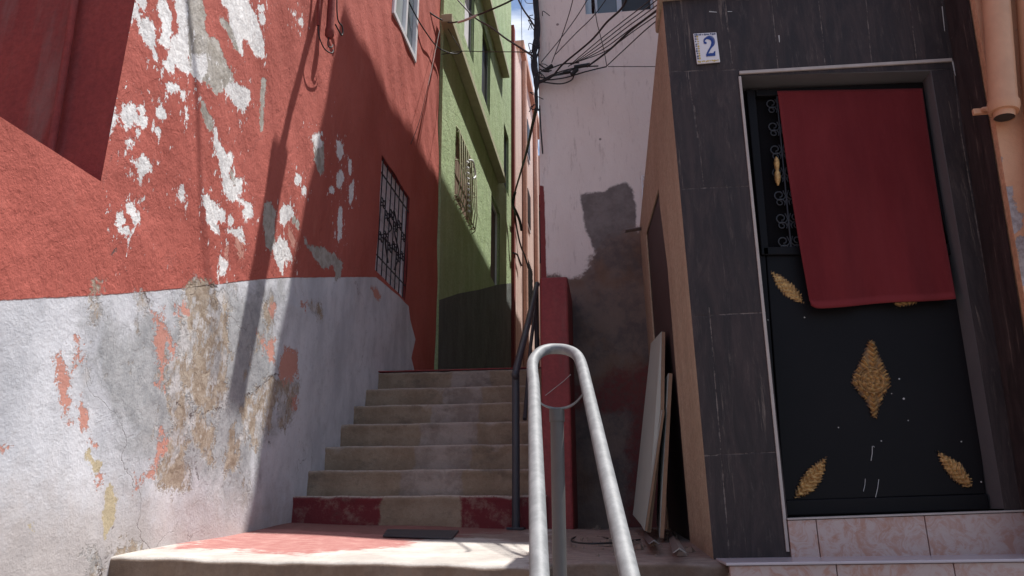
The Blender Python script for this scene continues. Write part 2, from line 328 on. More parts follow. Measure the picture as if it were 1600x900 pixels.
M_step = mat_concrete('worn_concrete_step', (.23, .165, .115), (.31, .235, .17), objprop=True)
M_conc = mat_concrete('old_concrete', (.30, .25, .21), (.40, .35, .30))
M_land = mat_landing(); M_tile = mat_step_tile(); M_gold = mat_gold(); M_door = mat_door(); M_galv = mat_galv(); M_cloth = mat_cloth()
M_red_wall = plaster('red_gloss_painted_wall', (.22, .030, .034), (.28, .045, .045), 3, .35, 18, rough=.6, dirt=(.16, .09, .08), dirt_amt=.6)
M_dark_rail = plain('dark_painted_iron', (.045, .045, .055), .5, .2, .3, 20, .1)
M_post = plain('grey_brown_painted_post', (.105, .098, .095), .55, .1, .2, 18, .1)
M_iron = plain('black_wrought_iron', (.018, .018, .026), .5, .3, .3, 30, .2)
M_door_iron = plain('black_door_iron', (.045, .045, .052), .45, .3, .3, 30, .2)
M_white_frame = plain('white_window_frame', (.72, .73, .75), .4, 0, .08, 8, .05)
M_blue_frame = plain('pale_blue_window_frame', (.42, .50, .58), .45, 0, .08, 8, .05)
M_pane = mat_glass('window_glass', (.12, .15, .17)); M_pane_dark = mat_glass('dark_window_glass', (.014, .013, .015), .5); M_pane_light = mat_glass('curtained_window_glass', (.36, .41, .41), .2)
M_curtain = plain('dirty_white_shutter', (.72, .71, .75), .8, 0, .25, 12, .3)
M_cable = plain('black_cable_sheath', (.015, .015, .017), .6, 0, .3, 30, .1)
M_cable_pale = plain('pale_cable_tape', (.55, .55, .52), .6, 0, .2, 30, .1)
M_grout = plain('pale_trim_strip', (.42, .36, .33), .55, 0, .25, 20, .2)
M_jamb = plain('grey_painted_jamb', (.125, .12, .125), .6, 0, .2, 6, .15)
M_board = plain('pale_grey_green_board', (.36, .42, .395), .55, 0, .08, 4, .1); M_board_edge = plain('fibreboard_edge', (.30, .20, .13), .9, 0, .25, 40, .4)
M_metal = plain('tarnished_metal_strip', (.22, .20, .20), .4, .6, .35, 20, .3); M_wood = plain('weathered_timber', (.20, .13, .08), .85, 0, .3, 10, .4)
M_shutter = plain('brown_shutter_slats', (.20, .13, .09), .8, 0, .35, 12, .4); M_rubble = plain('rubble_crumbs', (.22, .165, .13), .9, 0, .4, 30, .5)
M_glaze = plain('white_glazed_tile', (.72, .68, .70), .25, 0, .05, 10, .03); M_blue = plain('cobalt_blue_glaze', (.025, .055, .23), .25, 0, .1, 10, .03); M_yel = plain('ochre_yellow_glaze', (.55, .38, .10), .3, 0, .2, 20, .03)
M_mark = plain('chalky_scratch', (.45, .43, .42), .8, 0, .2, 20, .1); M_ground = mat_concrete('lane_asphalt_and_cement', (.13, .115, .105), (.20, .18, .165))

# ---------------------------------------------------------------- ground and paths
tag(MB().poly([(-300, -300, -1.66), (300, -300, -1.66), (300, 300, -1.66), (-300, 300, -1.66)]).build('ground', M_ground), kind='structure')
tag(MB().add([(-2.6, 5.98, 1.155), (-.3, 5.98, 1.155), (-.3, 9, 1.30), (-2.6, 9, 1.30), (-.3, 26, 2.9), (-2.6, 26, 2.9),
              (-2.6, 5.98, -1.6), (-.3, 5.98, -1.6)], [(0, 1, 2, 3), (3, 2, 4, 5), (6, 7, 1, 0)]).build('path', M_conc), kind='structure')
# landing: a warped slab whose front lip is broken and rounded
xs = stops((-2.12, 1.0, .03)); ys = stops((2.70, 5.05, .03))
def landing_z(x, y):
    yf = 2.80+(x+2.0)*(-.035) if x < -.3 else 2.84
    t = (y-yf)/(4.46-yf); l = (x+2.0)/1.6
    return (1-t)*(-.172-.008*min(max(l, 0), 1))+min(t, 1.0)*(-.068-.032*min(max(l, 0), 1.1)) if t < 1 else (-.068-.032*min(max(l, 0), 1.1))
mb = MB(); nx = len(xs)
for j, y0 in enumerate(ys):
    for x in xs:
        yf = 2.80+(x+2.0)*(-.06) if x < -.25 else 2.86
        yy = yf+(y0-2.70)/(5.05-2.70)*(5.05-yf)
        if j == 0: yy += .005*math.sin(x*9)+.004*math.sin(x*31+1)+rng.normal(0, .002)
        z = landing_z(x, yy)+.003*math.sin(x*7+yy*5)
        if j == 0: z -= .003+.002*math.sin(x*23)
        mb.v.append(Vector((x, yy, z)))
for j in range(len(ys)-1):
    for i in range(nx-1): mb.f.append((j*nx+i, j*nx+i+1, (j+1)*nx+i+1, (j+1)*nx+i)); mb.sm.append(True)
b = len(mb.v); 
for i, x in enumerate(xs): p = mb.v[i]; mb.v.append(Vector((x, p.y-.006+rng.normal(0, .002), p.z-.014)))
for i, x in enumerate(xs): p = mb.v[i]; mb.v.append(Vector((x, p.y+.01*math.sin(x*17), -.34)))
for i in range(nx-1):
    mb.f += [(b+i, b+i+1, i+1, i), (b+nx+i, b+nx+i+1, b+i+1, b+i)]; mb.sm += [True, False]
P2 = np.array([(v.x, v.y) for v in mb.v])
mb.attr['paint'] = union(P2, [[(-1.95, 3.15), (-1.2, 2.98), (-1.0, 3.25), (-.95, 3.7), (-.7, 3.9), (-.5, 4.6), (-2.2, 4.6), (-2.1, 3.6)]])
mb.attr['dirt_and_shade'] = union(P2, [[(-.30, 2.4), (-.42, 5.2), (1.2, 5.2), (1.2, 2.4)], [(-.5, 5.2), (-.40, 3.60), (-1.2, 3.86), (-2.2, 4.12), (-2.2, 5.2)]])  # second area paints in the roof's shade along the foot of the steps
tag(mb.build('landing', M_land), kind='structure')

def onL(px, py, dz=0.):
    d = ray(px, py); lo, hi = 1.5, 6.0
    for _ in range(40):
        t = (lo+hi)/2; p = d*t
        if p[2] > landing_z(p[0], p[1])+dz: lo = t
        else: hi = t
    return Vector(d*hi)
# lower flight (leads down to where the photographer stands)
lf = thing('concrete_steps', 'worn concrete flight leading down from the landing toward the viewer', 'steps', (-.5, 1.6, -1.66))
for k in range(7):
    z = -.34-.185*k; y = 2.70-.27*k
    MB().box((-2.0, y-.27, -1.66), (1.9, y+.02 if k else y+.10, z)).build('step', M_conc, lf, .012)

# upper flight
sf = thing('stone_staircase', 'seven worn concrete steps rising between the peeling wall and the red pillar', 'staircase', (-1.2, 4.46, -.1))
SY = [4.46, 4.68, 4.95, 5.19, 5.42, 5.66, 5.96]; SZ = [.094, .262, .442, .625, .796, .967, 1.158]
PAT = [(600, 722), (628, 723), (648, 736), (655, 745), (672, 748), (690, 752), (703, 765)]
for k in range(7):
    y, z1 = SY[k], SZ[k]; z0 = SZ[k-1]-.03 if k else -.16
    y1 = SY[k+1]+.03 if k < 6 else 6.02
    mb = MB(); n = 64; rows = [(0, z0), (0, z1-.075), (.001, z1-.045), (-.004, z1-.028), (-.004, z1-.008), (.004, z1-.001), (.016, z1), (y1-y, z1+.002)]
    ph = rng.uniform(0, 6, 6)
    for r, (dy, z) in enumerate(rows):
        for i in range(n+1):
            x = -2.02+1.62*i/n
            w = .0035*math.sin(x*8+ph[0])+.0025*math.sin(x*21+ph[1])+rng.normal(0, .0012)
            chip = .012*max(0, math.sin(x*11+ph[2])*math.sin(x*5.3+ph[3])-.72)/.28 if r in (3, 4, 5) else 0
            mb.v.append(Vector((x, y+dy+w+chip, z+(w*.6-chip*.8 if r > 2 else 0)+(x+1.2)*.002)))
    for r in range(len(rows)-1):
        for i in range(n): mb.f.append((r*(n+1)+i, r*(n+1)+i+1, (r+1)*(n+1)+i+1, (r+1)*(n+1)+i)); mb.sm.append(True)
    o = mb.build('step', M_step, sf)
    o['patch_from'] = onY(PAT[k][0], 700, y).x; o['patch_to'] = onY(PAT[k][1], 700, y).x; o['painted'] = 1.0 if k == 0 else 0.0
    if k == 0: o['label'] = 'lowest step with a red painted riser and bare middle'
MB().box((-2.0, 5.952, 1.163), (-.44, 6.05, 1.172)).build('painted_edge', M_red_wall, sf)
# ---------------------------------------------------------------- red house (left)
XL = -2.0
Z1 = lambda x, y: (x/3, y/3)
Z2 = lambda x, y: (400+x/4, y/4)
Z6 = lambda x, y: (x/3, 300+y/3)
Z7 = lambda x, y: (x/3, 600+y/3)
ZA = lambda x, y: (340+x*.3, 220+y*.3)
ZB = lambda x, y: (340+x*.3, 450+y*.3)
def W(fn, *pts): return [(lambda p: (p.y, p.z))(onX(*fn(*q), XL)) for q in pts]
def blob(fn, x0, y0, x1, y1):
    cx, cy, rx, ry = (x0+x1)/2, (y0+y1)/2, (x1-x0)/2, (y1-y0)/2
    return W(fn, *[(cx+rx*cos(a)*random.uniform(.75, 1.1), cy+ry*sin(a)*random.uniform(.75, 1.1)) for a in [k*pi/4.5 for k in range(9)]])
white = [
 W(Z1, (620,20),(640,10),(665,100),(690,90),(720,130),(720,200),(730,280),(700,230),(660,150),(640,80),(615,60)),
 W(Z1, (735,10),(780,10),(800,60),(800,120),(780,220),(750,200),(760,130),(735,60)), W(Z1, (640,0),(640,-60),(680,-60),(680,20),(660,20)),
 W(Z1, (815,-60),(868,-60),(868,150),(880,350),(830,310),(795,260),(800,190),(845,180),(835,80)),
 W(Z1, (1050,425),(1075,385),(1110,395),(1170,430),(1170,450),(1140,520),(1100,470)), W(Z1, (890,260),(955,260),(960,330),(930,380),(900,350)),
 W(Z1, (1040,0),(1040,-80),(1140,-80),(1200,80),(1235,200),(1238,270),(1200,250),(1160,190),(1130,180),(1130,250),(1100,170),(1080,110),(1075,60)),
 W(Z1, (520,440),(540,440),(530,560),(500,640),(495,600)), W(Z1, (580,500),(625,490),(632,560),(590,605)), W(Z1, (760,290),(795,285),(797,340),(775,350),(765,320)),
 blob(Z1,650,555,682,595), blob(Z1,725,512,762,552), blob(Z1,760,388,822,432), blob(Z1,843,428,862,476), blob(Z1,852,520,868,556), blob(Z1,585,645,610,705), blob(Z1,722,610,735,630), blob(Z1,652,495,668,525),
 W(Z1, (600,750),(640,765),(660,740),(690,755),(700,810),(660,805),(655,870),(645,830),(630,780)),
 W(Z1, (1000,600),(1040,700),(1075,760),(1075,900),(1050,900),(1045,820),(1010,700)), blob(Z1,840,870,860,920),
 blob(Z6,598,60,632,105), blob(Z6,618,95,652,138), blob(Z6,562,165,606,195), blob(Z6,552,108,575,150),
 W(Z6, (950,20),(975,15),(1010,60),(1050,90),(1050,125),(1010,140),(1025,190),(1000,185),(970,130),(970,90)), blob(Z6,1060,-10,1108,38),
 W(Z6, (1070,180),(1130,170),(1140,230),(1115,225),(1100,200),(1070,190)), blob(Z6,1068,110,1090,152), W(Z6, (1035,310),(1060,330),(1050,390),(1030,390)), blob(Z6,840,-10,862,40),
 W(ZA, (30,200),(60,190),(95,270),(90,300),(60,310),(35,260)), W(ZA, (0,80),(30,130),(50,190),(20,190)), blob(ZA,100,200,132,270), blob(ZA,60,60,80,120),
 W(ZA, (105,300),(180,340),(185,380),(150,405),(130,370),(160,350)), W(ZA, (50,470),(120,460),(130,520),(110,520),(90,480)), blob(ZA,-10,340,40,412),
 W(ZA, (330,380),(350,340),(380,340),(395,380),(350,430),(330,420)), W(ZA, (290,560),(320,500),(350,520),(390,580),(400,620),(350,620),(340,690),(310,630)), blob(ZA,405,180,440,225), blob(ZA,440,240,465,275),
 W(ZA, (615,0),(645,30),(655,70),(630,105),(615,60)), blob(ZA,618,160,656,245), blob(ZA,584,240,606,272), blob(ZA,680,100,693,172), W(ZA, (685,240),(705,220),(705,290),(690,330)),
 W(ZA, (635,350),(645,350),(645,500),(632,510),(628,430)),
 blob(Z2,15,30,60,70), blob(Z2,25,85,55,140), blob(Z2,225,70,250,100), blob(Z2,265,115,290,150), W(Z2, (355,860),(395,830),(408,900),(370,930)),
]
grey = [
 W(Z1, (868,-60),(935,-60),(960,20),(960,150),(975,180),(1000,170),(1020,200),(1040,260),(1075,320),(1100,390),(1060,425),(1005,440),(960,400),(880,350),(868,150)),
 W(Z1, (1020,100),(1040,75),(1090,120),(1130,250),(1100,230),(1060,150)), W(Z1, (930,455),(990,570),(1000,620),(960,590),(940,520)), W(Z1, (1000,600),(1030,700),(1050,830),(1000,680)), W(Z1,(1075,780),(1140,880),(1130,900),(1085,860)),
 W(Z2, (35,490),(70,490),(65,830),(40,830)), W(ZA, (245,320),(280,330),(310,370),(300,430),(300,530),(275,580),(250,530),(235,430)), W(ZA, (390,380),(430,430),(425,460),(390,420)),
 W(ZA, (495,0),(550,0),(555,150),(530,190),(500,100)), W(ZA, (455,490),(490,540),(560,555),(620,600),(650,640),(645,700),(600,750),(610,690),(600,660),(560,670),(530,630),(500,580),(460,530)),
 W(Z1, (20,230),(60,240),(40,290),(5,270)),
]
salmon = [
 W(Z6, (715,560),(760,555),(770,640),(800,640),(800,760),(780,790),(770,700),(760,900),(735,900),(735,800),(715,600)), W(Z6, (260,780),(300,770),(315,880),(300,905),(270,860)), W(Z6, (375,700),(385,770),(350,820),(345,800)),
 W(Z7, (275,0),(315,0),(312,40),(320,170),(305,120),(275,20)), W(Z7, (390,80),(410,150),(410,200),(385,190)), W(Z7, (430,250),(470,290),(440,295)),
 W(Z7, (735,190),(770,220),(765,270),(745,340),(695,440),(640,470),(625,440),(680,420),(728,340),(745,280)), W(Z6, (825,535),(860,540),(868,575),(830,560)), W(Z7, (440,420),(495,420),(480,450),(450,450)), blob(Z7,-10,298,22,318),
 W(ZB, (205,240),(260,300),(310,270),(300,320),(310,420),(285,380),(240,310)), W(ZB, (350,315),(415,320),(415,460),(390,470),(350,490),(320,450)), W(ZB, (385,560),(410,580),(400,620),(385,600)), W(ZB, (275,95),(300,95),(290,150)),
 W(ZA, (370,440),(380,440),(430,560),(410,640),(400,560)), W(ZA, (90,510),(110,520),(135,590),(110,600)), W(ZA, (30,560),(45,550),(40,600)), W(ZB, (800,0),(830,0),(850,60),(820,50)), W(ZB, (440,80),(470,70),(460,130)),
]
brown = [
 W(Z6, (870,450),(900,410),(1000,440),(1060,500),(1055,700),(1045,830),(1050,960),(1020,1050),(950,1040),(880,980),(840,900),(800,960),(780,900),(775,800),(830,760),(840,640),(850,570)),
 W(Z7, (780,0),(840,0),(860,80),(960,160),(1000,250),(990,330),(1000,380),(930,300),(880,200),(870,380),(880,470),(850,500),(760,490),(735,400),(780,330),(795,200),(800,80)),
 W(Z7, (940,0),(1060,10),(1060,110),(1000,140),(950,60)), W(Z7, (1060,330),(1100,330),(1080,420),(1050,450)), W(Z7, (1130,120),(1200,100),(1240,230),(1200,300),(1150,200)),
 W(ZB, (240,60),(270,70),(290,180),(270,200),(240,150)), W(ZB, (270,460),(300,480),(290,600),(260,760),(170,660),(130,640),(150,570),(200,545)), W(ZB, (300,500),(380,440),(420,500),(380,700),(320,720)), W(ZB, (480,90),(540,110),(550,150),(500,130)),
 W(ZB, (0,30),(30,60),(30,400),(0,600)), W(Z6, (430,420),(455,440),(450,520),(480,580),(440,590)), W(Z6, (650,490),(700,530),(690,560),(660,520)), W(Z7, (410,810),(450,800),(480,880),(430,900)), W(Z7,(510,800),(560,770),(660,775),(640,800)),
]
yellow = [W(Z7, (415,300),(435,300),(440,350),(475,370),(470,400),(445,440),(410,350)), W(Z7, (510,470),(550,540),(545,600),(520,680),(485,740),(485,600)), W(Z7, (140,650),(160,650),(160,690),(145,690))]
line = W(lambda x, y: (x, y), (0,470),(70,466),(150,462),(230,456),(300,449),(390,438),(440,434),(520,433),(588,433),(640,478),(643,500),(650,530),(644,560),(652,600))
crk = [W(lambda x, y: (x, y), *q) for q in (
 ((262,618),(272,630),(285,640),(297,651),(303,642),(314,647),(330,640),(345,638)), ((383,618),(398,612),(410,600),(424,588),(432,584),(441,588)), ((295,640),(296,680),(302,710),(305,735),(310,750)),
 ((165,872),(178,862),(190,857),(205,855),(216,858),(222,851),(238,855)), ((140,862),(146,870),(150,885),(158,897)),
 ((300,440),(325,446),(338,450),(345,470)), ((170,760),(183,780),(182,800),(176,830)), ((335,150),(318,142),(300,132),(290,118)), ((335,147),(352,141)), ((388,172),(380,165)), ((176,240),(162,280),(160,300)), ((225,455),(232,470),(228,490)), ((418,690),(428,712),(432,722)), ((180,390),(175,400),(200,425),(190,415)))]
def dist_lines(P, lines):
    d = np.full(len(P), 1e9)
    for L_ in lines:
        for a, b in zip(L_[:-1], L_[1:]):
            a, b = np.array(a), np.array(b); ab = b-a; t = np.clip((P-a)@ab/max(ab@ab, 1e-12), 0, 1); q = P-a-t[:, None]*ab; d = np.minimum(d, np.einsum('ij,ij->i', q, q))
    return np.clip(np.sqrt(d), 0, 1)
zone = [[(-3, -1.2)]+line+[(line[-1][0], -3), (-3, -3)]]
stain = [W(lambda x, y: (x, y), (140,490),(200,500),(330,440),(440,436),(430,640),(380,790),(300,760),(200,720),(150,640),(130,560))]
EY = 2.37; PZ = 1.272
w1 = (5.72, 6.70, 2.03, 3.16); w2 = (5.77, 6.62, 4.76, 5.9)           # the two windows: y0 y1 z0 z1
ysg = stops((-4, 1.2, .4), (1.2, 1.8, .02), (1.8, EY, .01), (EY, 4.1, .01), (4.1, w1[0], .02), (w1[0], w2[0], .02), (w2[0], w2[1], .02), (w2[1], w1[1], .02), (w1[1], 8.4, .025))
zsg = stops((-1.7, -.5, .2), (-.5, -.25, .02), (-.25, PZ, .01), (PZ, w1[2], .015), (w1[2], w1[3], .02), (w1[3], w2[2], .02), (w2[2], w2[3], .03), (w2[3], 7.8, .08))
Yg, Zg = np.meshgrid(ysg, zsg); ny = len(ysg); P2 = np.stack([Yg.ravel(), Zg.ravel()], 1)
bow = .008*np.sin(P2[:, 0]*2.1+P2[:, 1]*1.3)+.006*np.sin(P2[:, 0]*5.3-P2[:, 1]*3.7)+.003*np.sin(P2[:, 0]*13+P2[:, 1]*9)
edge_d = np.minimum(np.abs(P2[:, 0]-EY), 1)
bow = bow*np.clip(np.minimum.reduce([np.abs(P2[:, 0]-EY)*4, np.abs(P2[:, 1]-PZ)*4, np.full(len(P2), 1.)]), 0, 1)
mb = MB(); mb.v = [Vector((XL+b_, y, z)) for (y, z), b_ in zip(P2, bow)]
for j in range(len(zsg)-1):
    for i in range(ny-1):
        yc, zc = (ysg[i]+ysg[i+1])/2, (zsg[j]+zsg[j+1])/2
        if yc < EY and zc > PZ: continue
        if any(q[0] < yc < q[1] and q[2] < zc < q[3] for q in (w1, w2)): continue
        a = j*ny+i; mb.f.append((a, a+1, a+ny+1, a+ny)); mb.sm.append(True)
for nm, ps in (('white', white), ('grey', grey), ('salmon', salmon), ('brown', brown), ('yellow', yellow), ('zone', zone), ('stain', stain)): mb.attr[nm] = union(P2, ps)
mb.attr['cracks'] = dist_lines(P2, crk)
rh = thing('red_house', 'red house at left with peeling paint above a grey whitewashed base', 'house', (-3.5, 4.5, -1.66))
mb.build('wall', M_left, rh, label='red wall with flaking white patches and whitewashed foot')
# terrace recess: far jamb, back wall, parapet top, terrace floor
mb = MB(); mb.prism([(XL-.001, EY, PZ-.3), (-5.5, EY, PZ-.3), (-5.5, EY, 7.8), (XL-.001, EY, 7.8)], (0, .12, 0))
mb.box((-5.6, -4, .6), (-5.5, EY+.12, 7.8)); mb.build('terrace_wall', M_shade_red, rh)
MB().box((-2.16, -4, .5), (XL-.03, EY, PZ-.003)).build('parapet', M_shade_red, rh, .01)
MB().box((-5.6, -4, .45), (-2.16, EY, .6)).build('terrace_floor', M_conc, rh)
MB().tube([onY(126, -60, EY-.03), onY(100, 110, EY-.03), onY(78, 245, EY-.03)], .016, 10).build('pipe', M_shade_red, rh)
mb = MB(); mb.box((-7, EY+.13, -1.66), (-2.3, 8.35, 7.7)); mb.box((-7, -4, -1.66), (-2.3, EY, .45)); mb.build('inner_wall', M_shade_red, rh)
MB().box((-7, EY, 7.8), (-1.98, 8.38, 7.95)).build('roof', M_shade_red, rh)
def reveal(q, depth, mat, par, name='reveal', x=XL):
    y0, y1, z0, z1 = q; mb = MB(); e = .03
    mb.box((x-depth, y0-e, z0-e), (x-.012, y1+e, z0)); mb.box((x-depth, y0-e, z1), (x-.012, y1+e, z1+e))
    mb.box((x-depth, y0-e, z0), (x-.012, y0, z1)); mb.box((x-depth, y1, z0), (x-.012, y1+e, z1)); return mb.build(name, mat, par)
def scroll(c, r, a0, turns, u, v, n=22, shrink=.35):
    return [c+(u*cos(a0+turns*2*pi*k/n)+v*sin(a0+turns*2*pi*k/n))*(r*(1-(1-shrink)*k/n)) for k in range(n+1)]
UY, UZ, UX = Vector((0, 1, 0)), Vector((0, 0, 1)), Vector((1, 0, 0))
# lower barred window
wn = reveal(w1, .10, M_shade_red, rh, 'window'); OFF[wn] = OFF[rh]
fr = MB(); y0, y1, z0, z1 = w1
for a, b_ in (((y0, z0), (y0+.05, z1)), ((y1-.05, z0), (y1, z1)), ((y0+.05, z0), (y1-.05, z0+.05)), ((y0+.05, z1-.05), (y1-.05, z1))): fr.box((XL-.07, a[0], a[1]), (XL-.04, b_[0], b_[1]))
fr.build('frame', M_curtain, wn)
mb = MB()
for k in range(14): z = z0+.05+(z1-z0-.1)*k/14; mb.box((XL-.065, y0+.05, z+.004), (XL-.05+.003*(k % 2), y1-.05, z+(z1-z0-.1)/14))
mb.build('shutter', M_curtain, wn)
g = MB(); xg = XL-.012
for k in range(7):
    y = y0+.08+(y1-y0-.16)*k/6; g.tube([(xg, y, z0+.01), (xg, y, z1-.01)], .0062, 6)
for z in (z0+.16, z1-.16): g.box((xg-.004, y0, z-.005), (xg+.004, y1, z+.005))
for k in range(0, 6, 1):
    yc = y0+.08+(y1-y0-.16)*(k+.5)/6
    for s, zc in ((1, z0+.36+.06*(k % 2)), (-1, z1-.42-.07*(k % 2))):
        for d in (-1, 1): g.tube(scroll(Vector((xg, yc+d*.038, zc)), .045, pi/2*s, d*1.1*s, UY, UZ), .006, 5)
for d in (-1, 1):
    yc = (y0+y1)/2
    g.tube(smooth([(xg, yc, z1-.35), (xg, yc+d*.14, z1-.5), (xg, yc+d*.05, (z0+z1)/2), (xg, yc+d*.22, z0+.4), (xg, yc+d*.1, z0+.2)], 5), .007, 5)
g.build('grille', M_iron, wn)
# upper window with white frame
wn = reveal(w2, .10, M_left, rh, 'window'); OFF[wn] = OFF[rh]
fr = MB(); y0, y1, z0, z1 = w2
for a, b_ in (((y0, z0), (y0+.06, z1)), ((y1-.06, z0), (y1, z1)), ((y0+.06, z0), (y1-.06, z0+.06)), (((y0+y1)/2-.03, z0+.06), ((y0+y1)/2+.03, z1))): fr.box((XL-.05, a[0], a[1]), (XL+.02, b_[0], b_[1]))
fr.build('frame', M_white_frame, wn, .004)
MB().box((XL-.03, y0+.06, z0+.06), (XL-.02, (y0+y1)/2-.03, z1)).build('pane', M_pane_light, wn)
MB().box((XL-.034, (y0+y1)/2+.03, z0+.06), (XL-.024, y1-.06, z1)).build('pane', M_pane, wn)

# unseen beam added out of frame to cast the strip shadow on the left wall
bm_ = thing('shadow_beam', 'unseen timber beam added high above the landing to cast the strip shadow', 'beam', (-2.0, 4.5, 5.0))
def lift(S_): return S_+SUN/SUN.x*((5.0-S_.z)/(SUN.z/SUN.x))
bt, bk, bb = lift(onX(497, 0, XL)), lift(onX(442, 222, XL)), lift(onX(366, 640, XL)); p0 = bt+(bt-bk)*((bt.x+2.25)/(bk.x-bt.x))
def bar(p, q, w, h):
    t = (q-p).normalized(); s_ = t.cross(UZ).normalized()*w/2; a = UZ*h/2
    return MB().prism([p-s_-a, p+s_-a, p+s_+a, p-s_+a], q-p)
bar(p0, bk+(bb-bk)*.1, .06, .06).build('shadow_pole', M_wood, bm_)
bar(bk, bb, .19, .06).build('shadow_plank', M_wood, bm_)

# conduit hanging on the red wall with its lamp socket and loops of cable
cd = thing('conduit_pipe', 'maroon painted conduit with loose cable ends on the red wall', 'pipe', (-1.93, 4.5, 3.6))
ct, cb = onX(522, -60, -1.93), onX(515, 50, -1.93)
MB().tube([ct, cb], .028, 14).build('pipe', M_maroon, cd)
MB().tube([onX(500, -60, -1.95), onX(497, 40, -1.95)], .012, 8).build('side_pipe', M_maroon, cd)
MB().tube([cb+Vector((0, 0, .02)), cb-Vector((0, 0, .03)), cb-Vector((0, 0, .055))], [.033, .033, .015], 14).build('socket', M_maroon, cd)
mb = MB(); mb.tube(smooth([onX(497, 40, -1.95), onX(499, 58, -1.93), onX(507, 76, -1.92), onX(518, 83, -1.92), onX(521, 78, -1.92)], 6), .005, 6)
mb.tube(smooth([cb, onX(512, 70, -1.93), onX(518, 74, -1.92), onX(520, 70, -1.92)], 6), .0045, 6)
mb.tube(smooth([onX(527, -40, -1.97), onX(527, 25, -1.96), onX(535, 42, -1.95), onX(534, 55, -1.95), onX(524, 38, -1.96)], 6), .006, 6)
mb.build('cable', M_cable, cd)

# ---------------------------------------------------------------- green house
XG = -1.965
gh = thing('green_house', 'tall green rendered house with sloping ledges beyond the red house', 'house', (-3.5, 11, -1.66))
gt, gb = Vector((XG, 7.30, 13)), Vector((XG, 8.03, 1.0))
ga = lambda z: gb.y+(gt.y-gb.y)*(z-gb.z)/(gt.z-gb.z)
GY1 = 14.2
wins = [('barred', 8.62, 9.85, 4.05, 5.15), ('dark', 10.5, 11.35, 6.9, 8.3), ('dark2', 11.6, 12.6, 3.9, 5.5), ('dark3', 9.0, 9.75, 6.9, 8.6), ('dark4', 13.1, 13.8, 6.4, 7.8)]
gy = sorted({7.2, GY1, *[w[1] for w in wins], *[w[2] for w in wins]}); gz = sorted({1.0, 2.9, 13., *[w[3] for w in wins], *[w[4] for w in wins]})
mb, mlow = MB(), MB()
for i in range(len(gy)-1):
    for j in range(len(gz)-1):
        yc, zc = (gy[i]+gy[i+1])/2, (gz[j]+gz[j+1])/2
        if any(w[1] < yc < w[2] and w[3] < zc < w[4] for w in wins): continue
        ya, yb = gy[i], gy[i+1]
        f = lambda y, z: (XG, max(y, ga(z)) if i == 0 else y, z)
        mb.poly([f(ya, gz[j]), f(yb, gz[j]), f(yb, gz[j+1]), f(ya, gz[j+1])])
mb.poly([(XG, ga(1), 1), (XG, ga(13), 13), (-2.4, ga(13), 13), (-2.4, ga(1), 1)])
mb.poly([(XG, ga(13), 13), (XG, GY1, 13), (-7, GY1, 13), (-7, ga(13), 13)]); mb.poly([(XG, GY1, 1), (-7, GY1, 1), (-7, GY1, 13), (XG, GY1, 13)])
mb.build('wall', M_green, gh)
mlow.poly([(XG+.004, ga(1), 1), (XG+.004, GY1, 1), (XG+.004, GY1, 4.6), (XG+.004, 12.4, 4.0), (XG+.004, 10.6, 3.35), (XG+.004, 9.0, 2.8), (XG+.004, ga(2.4), 2.4)]).build('dark_base', M_grey_base, gh)  # darker grey area along the foot of the green wall
MB().box((-7, 8.4, -1.66), (-2.3, GY1-.02, 12.9)).build('inner_wall', M_green, gh)
for nm, ya, yb, za, zb in wins:
    wn = reveal((ya, yb, za, zb), .14, M_green, gh, 'window', XG); OFF[wn] = OFF[gh]
    fr = MB(); pm = M_grey_base if nm != 'barred' else M_shutter
    for a, b_ in (((ya, za), (ya+.05, zb)), ((yb-.05, za), (yb, zb)), ((ya+.05, za), (yb-.05, za+.05)), ((ya+.05, zb-.05), (yb-.05, zb))): fr.box((XG-.10, a[0], a[1]), (XG-.05, b_[0], b_[1]))
    fr.build('frame', M_white_frame if nm == 'dark2' else pm, wn)
    MB().box((XG-.09, ya+.05, za+.05), (XG-.08, yb-.05, zb-.05)).build('pane', M_curtain if nm == 'dark3' else (M_shutter if nm == 'barred' else M_pane_dark), wn)
    if nm == 'barred':
        g = MB(); xg = XG+.05
        for k in range(9):
            y = ya+(yb-ya)*k/8; g.tube([(XG-.02, y, zb), (xg, y, zb-.1), (xg+.03, y, za+.25), (xg, y, za-.02), (XG-.02, y, za-.06)], .010, 6)
        for z in (za+.02, (za+zb)/2, zb-.12): g.tube([(XG, ya, z), (xg, ya, z), (xg, yb, z), (XG, yb, z)], .010, 6)
        g.build('grille', M_green_trim, wn)
        g = MB()
        g.tube(smooth([(xg+.03, ya+.5, zb-.3), (xg+.05, ya+.75, zb-.2), (xg+.05, ya+.95, zb-.32), (xg+.05, ya+.8, zb-.45)], 6), .014, 6)
        g.build('ornament', M_white_frame, wn)
        for k in range(10): MB().tube([(xg+.03, ya+.35+.02*k, zb-.4-.075*k), (xg+.06, ya+.37+.02*k, zb-.42-.075*k)], .016, 6).build('bead', M_white_frame, wn)
def ledge(ya, za, yb, zb, p, t):
    a = [(XG+.001, ya, za), (XG+p, ya, za), (XG+p, ya, za+t), (XG+.001, ya, za+t)]
    MB().prism(a, (0, yb-ya, zb-za)).build('ledge', M_green_trim, gh, .01)
ledge(7.55, 6.02, 12.4, 6.05, .15, .12); ledge(8.3, 8.62, 12.9, 8.72, .15, .12)

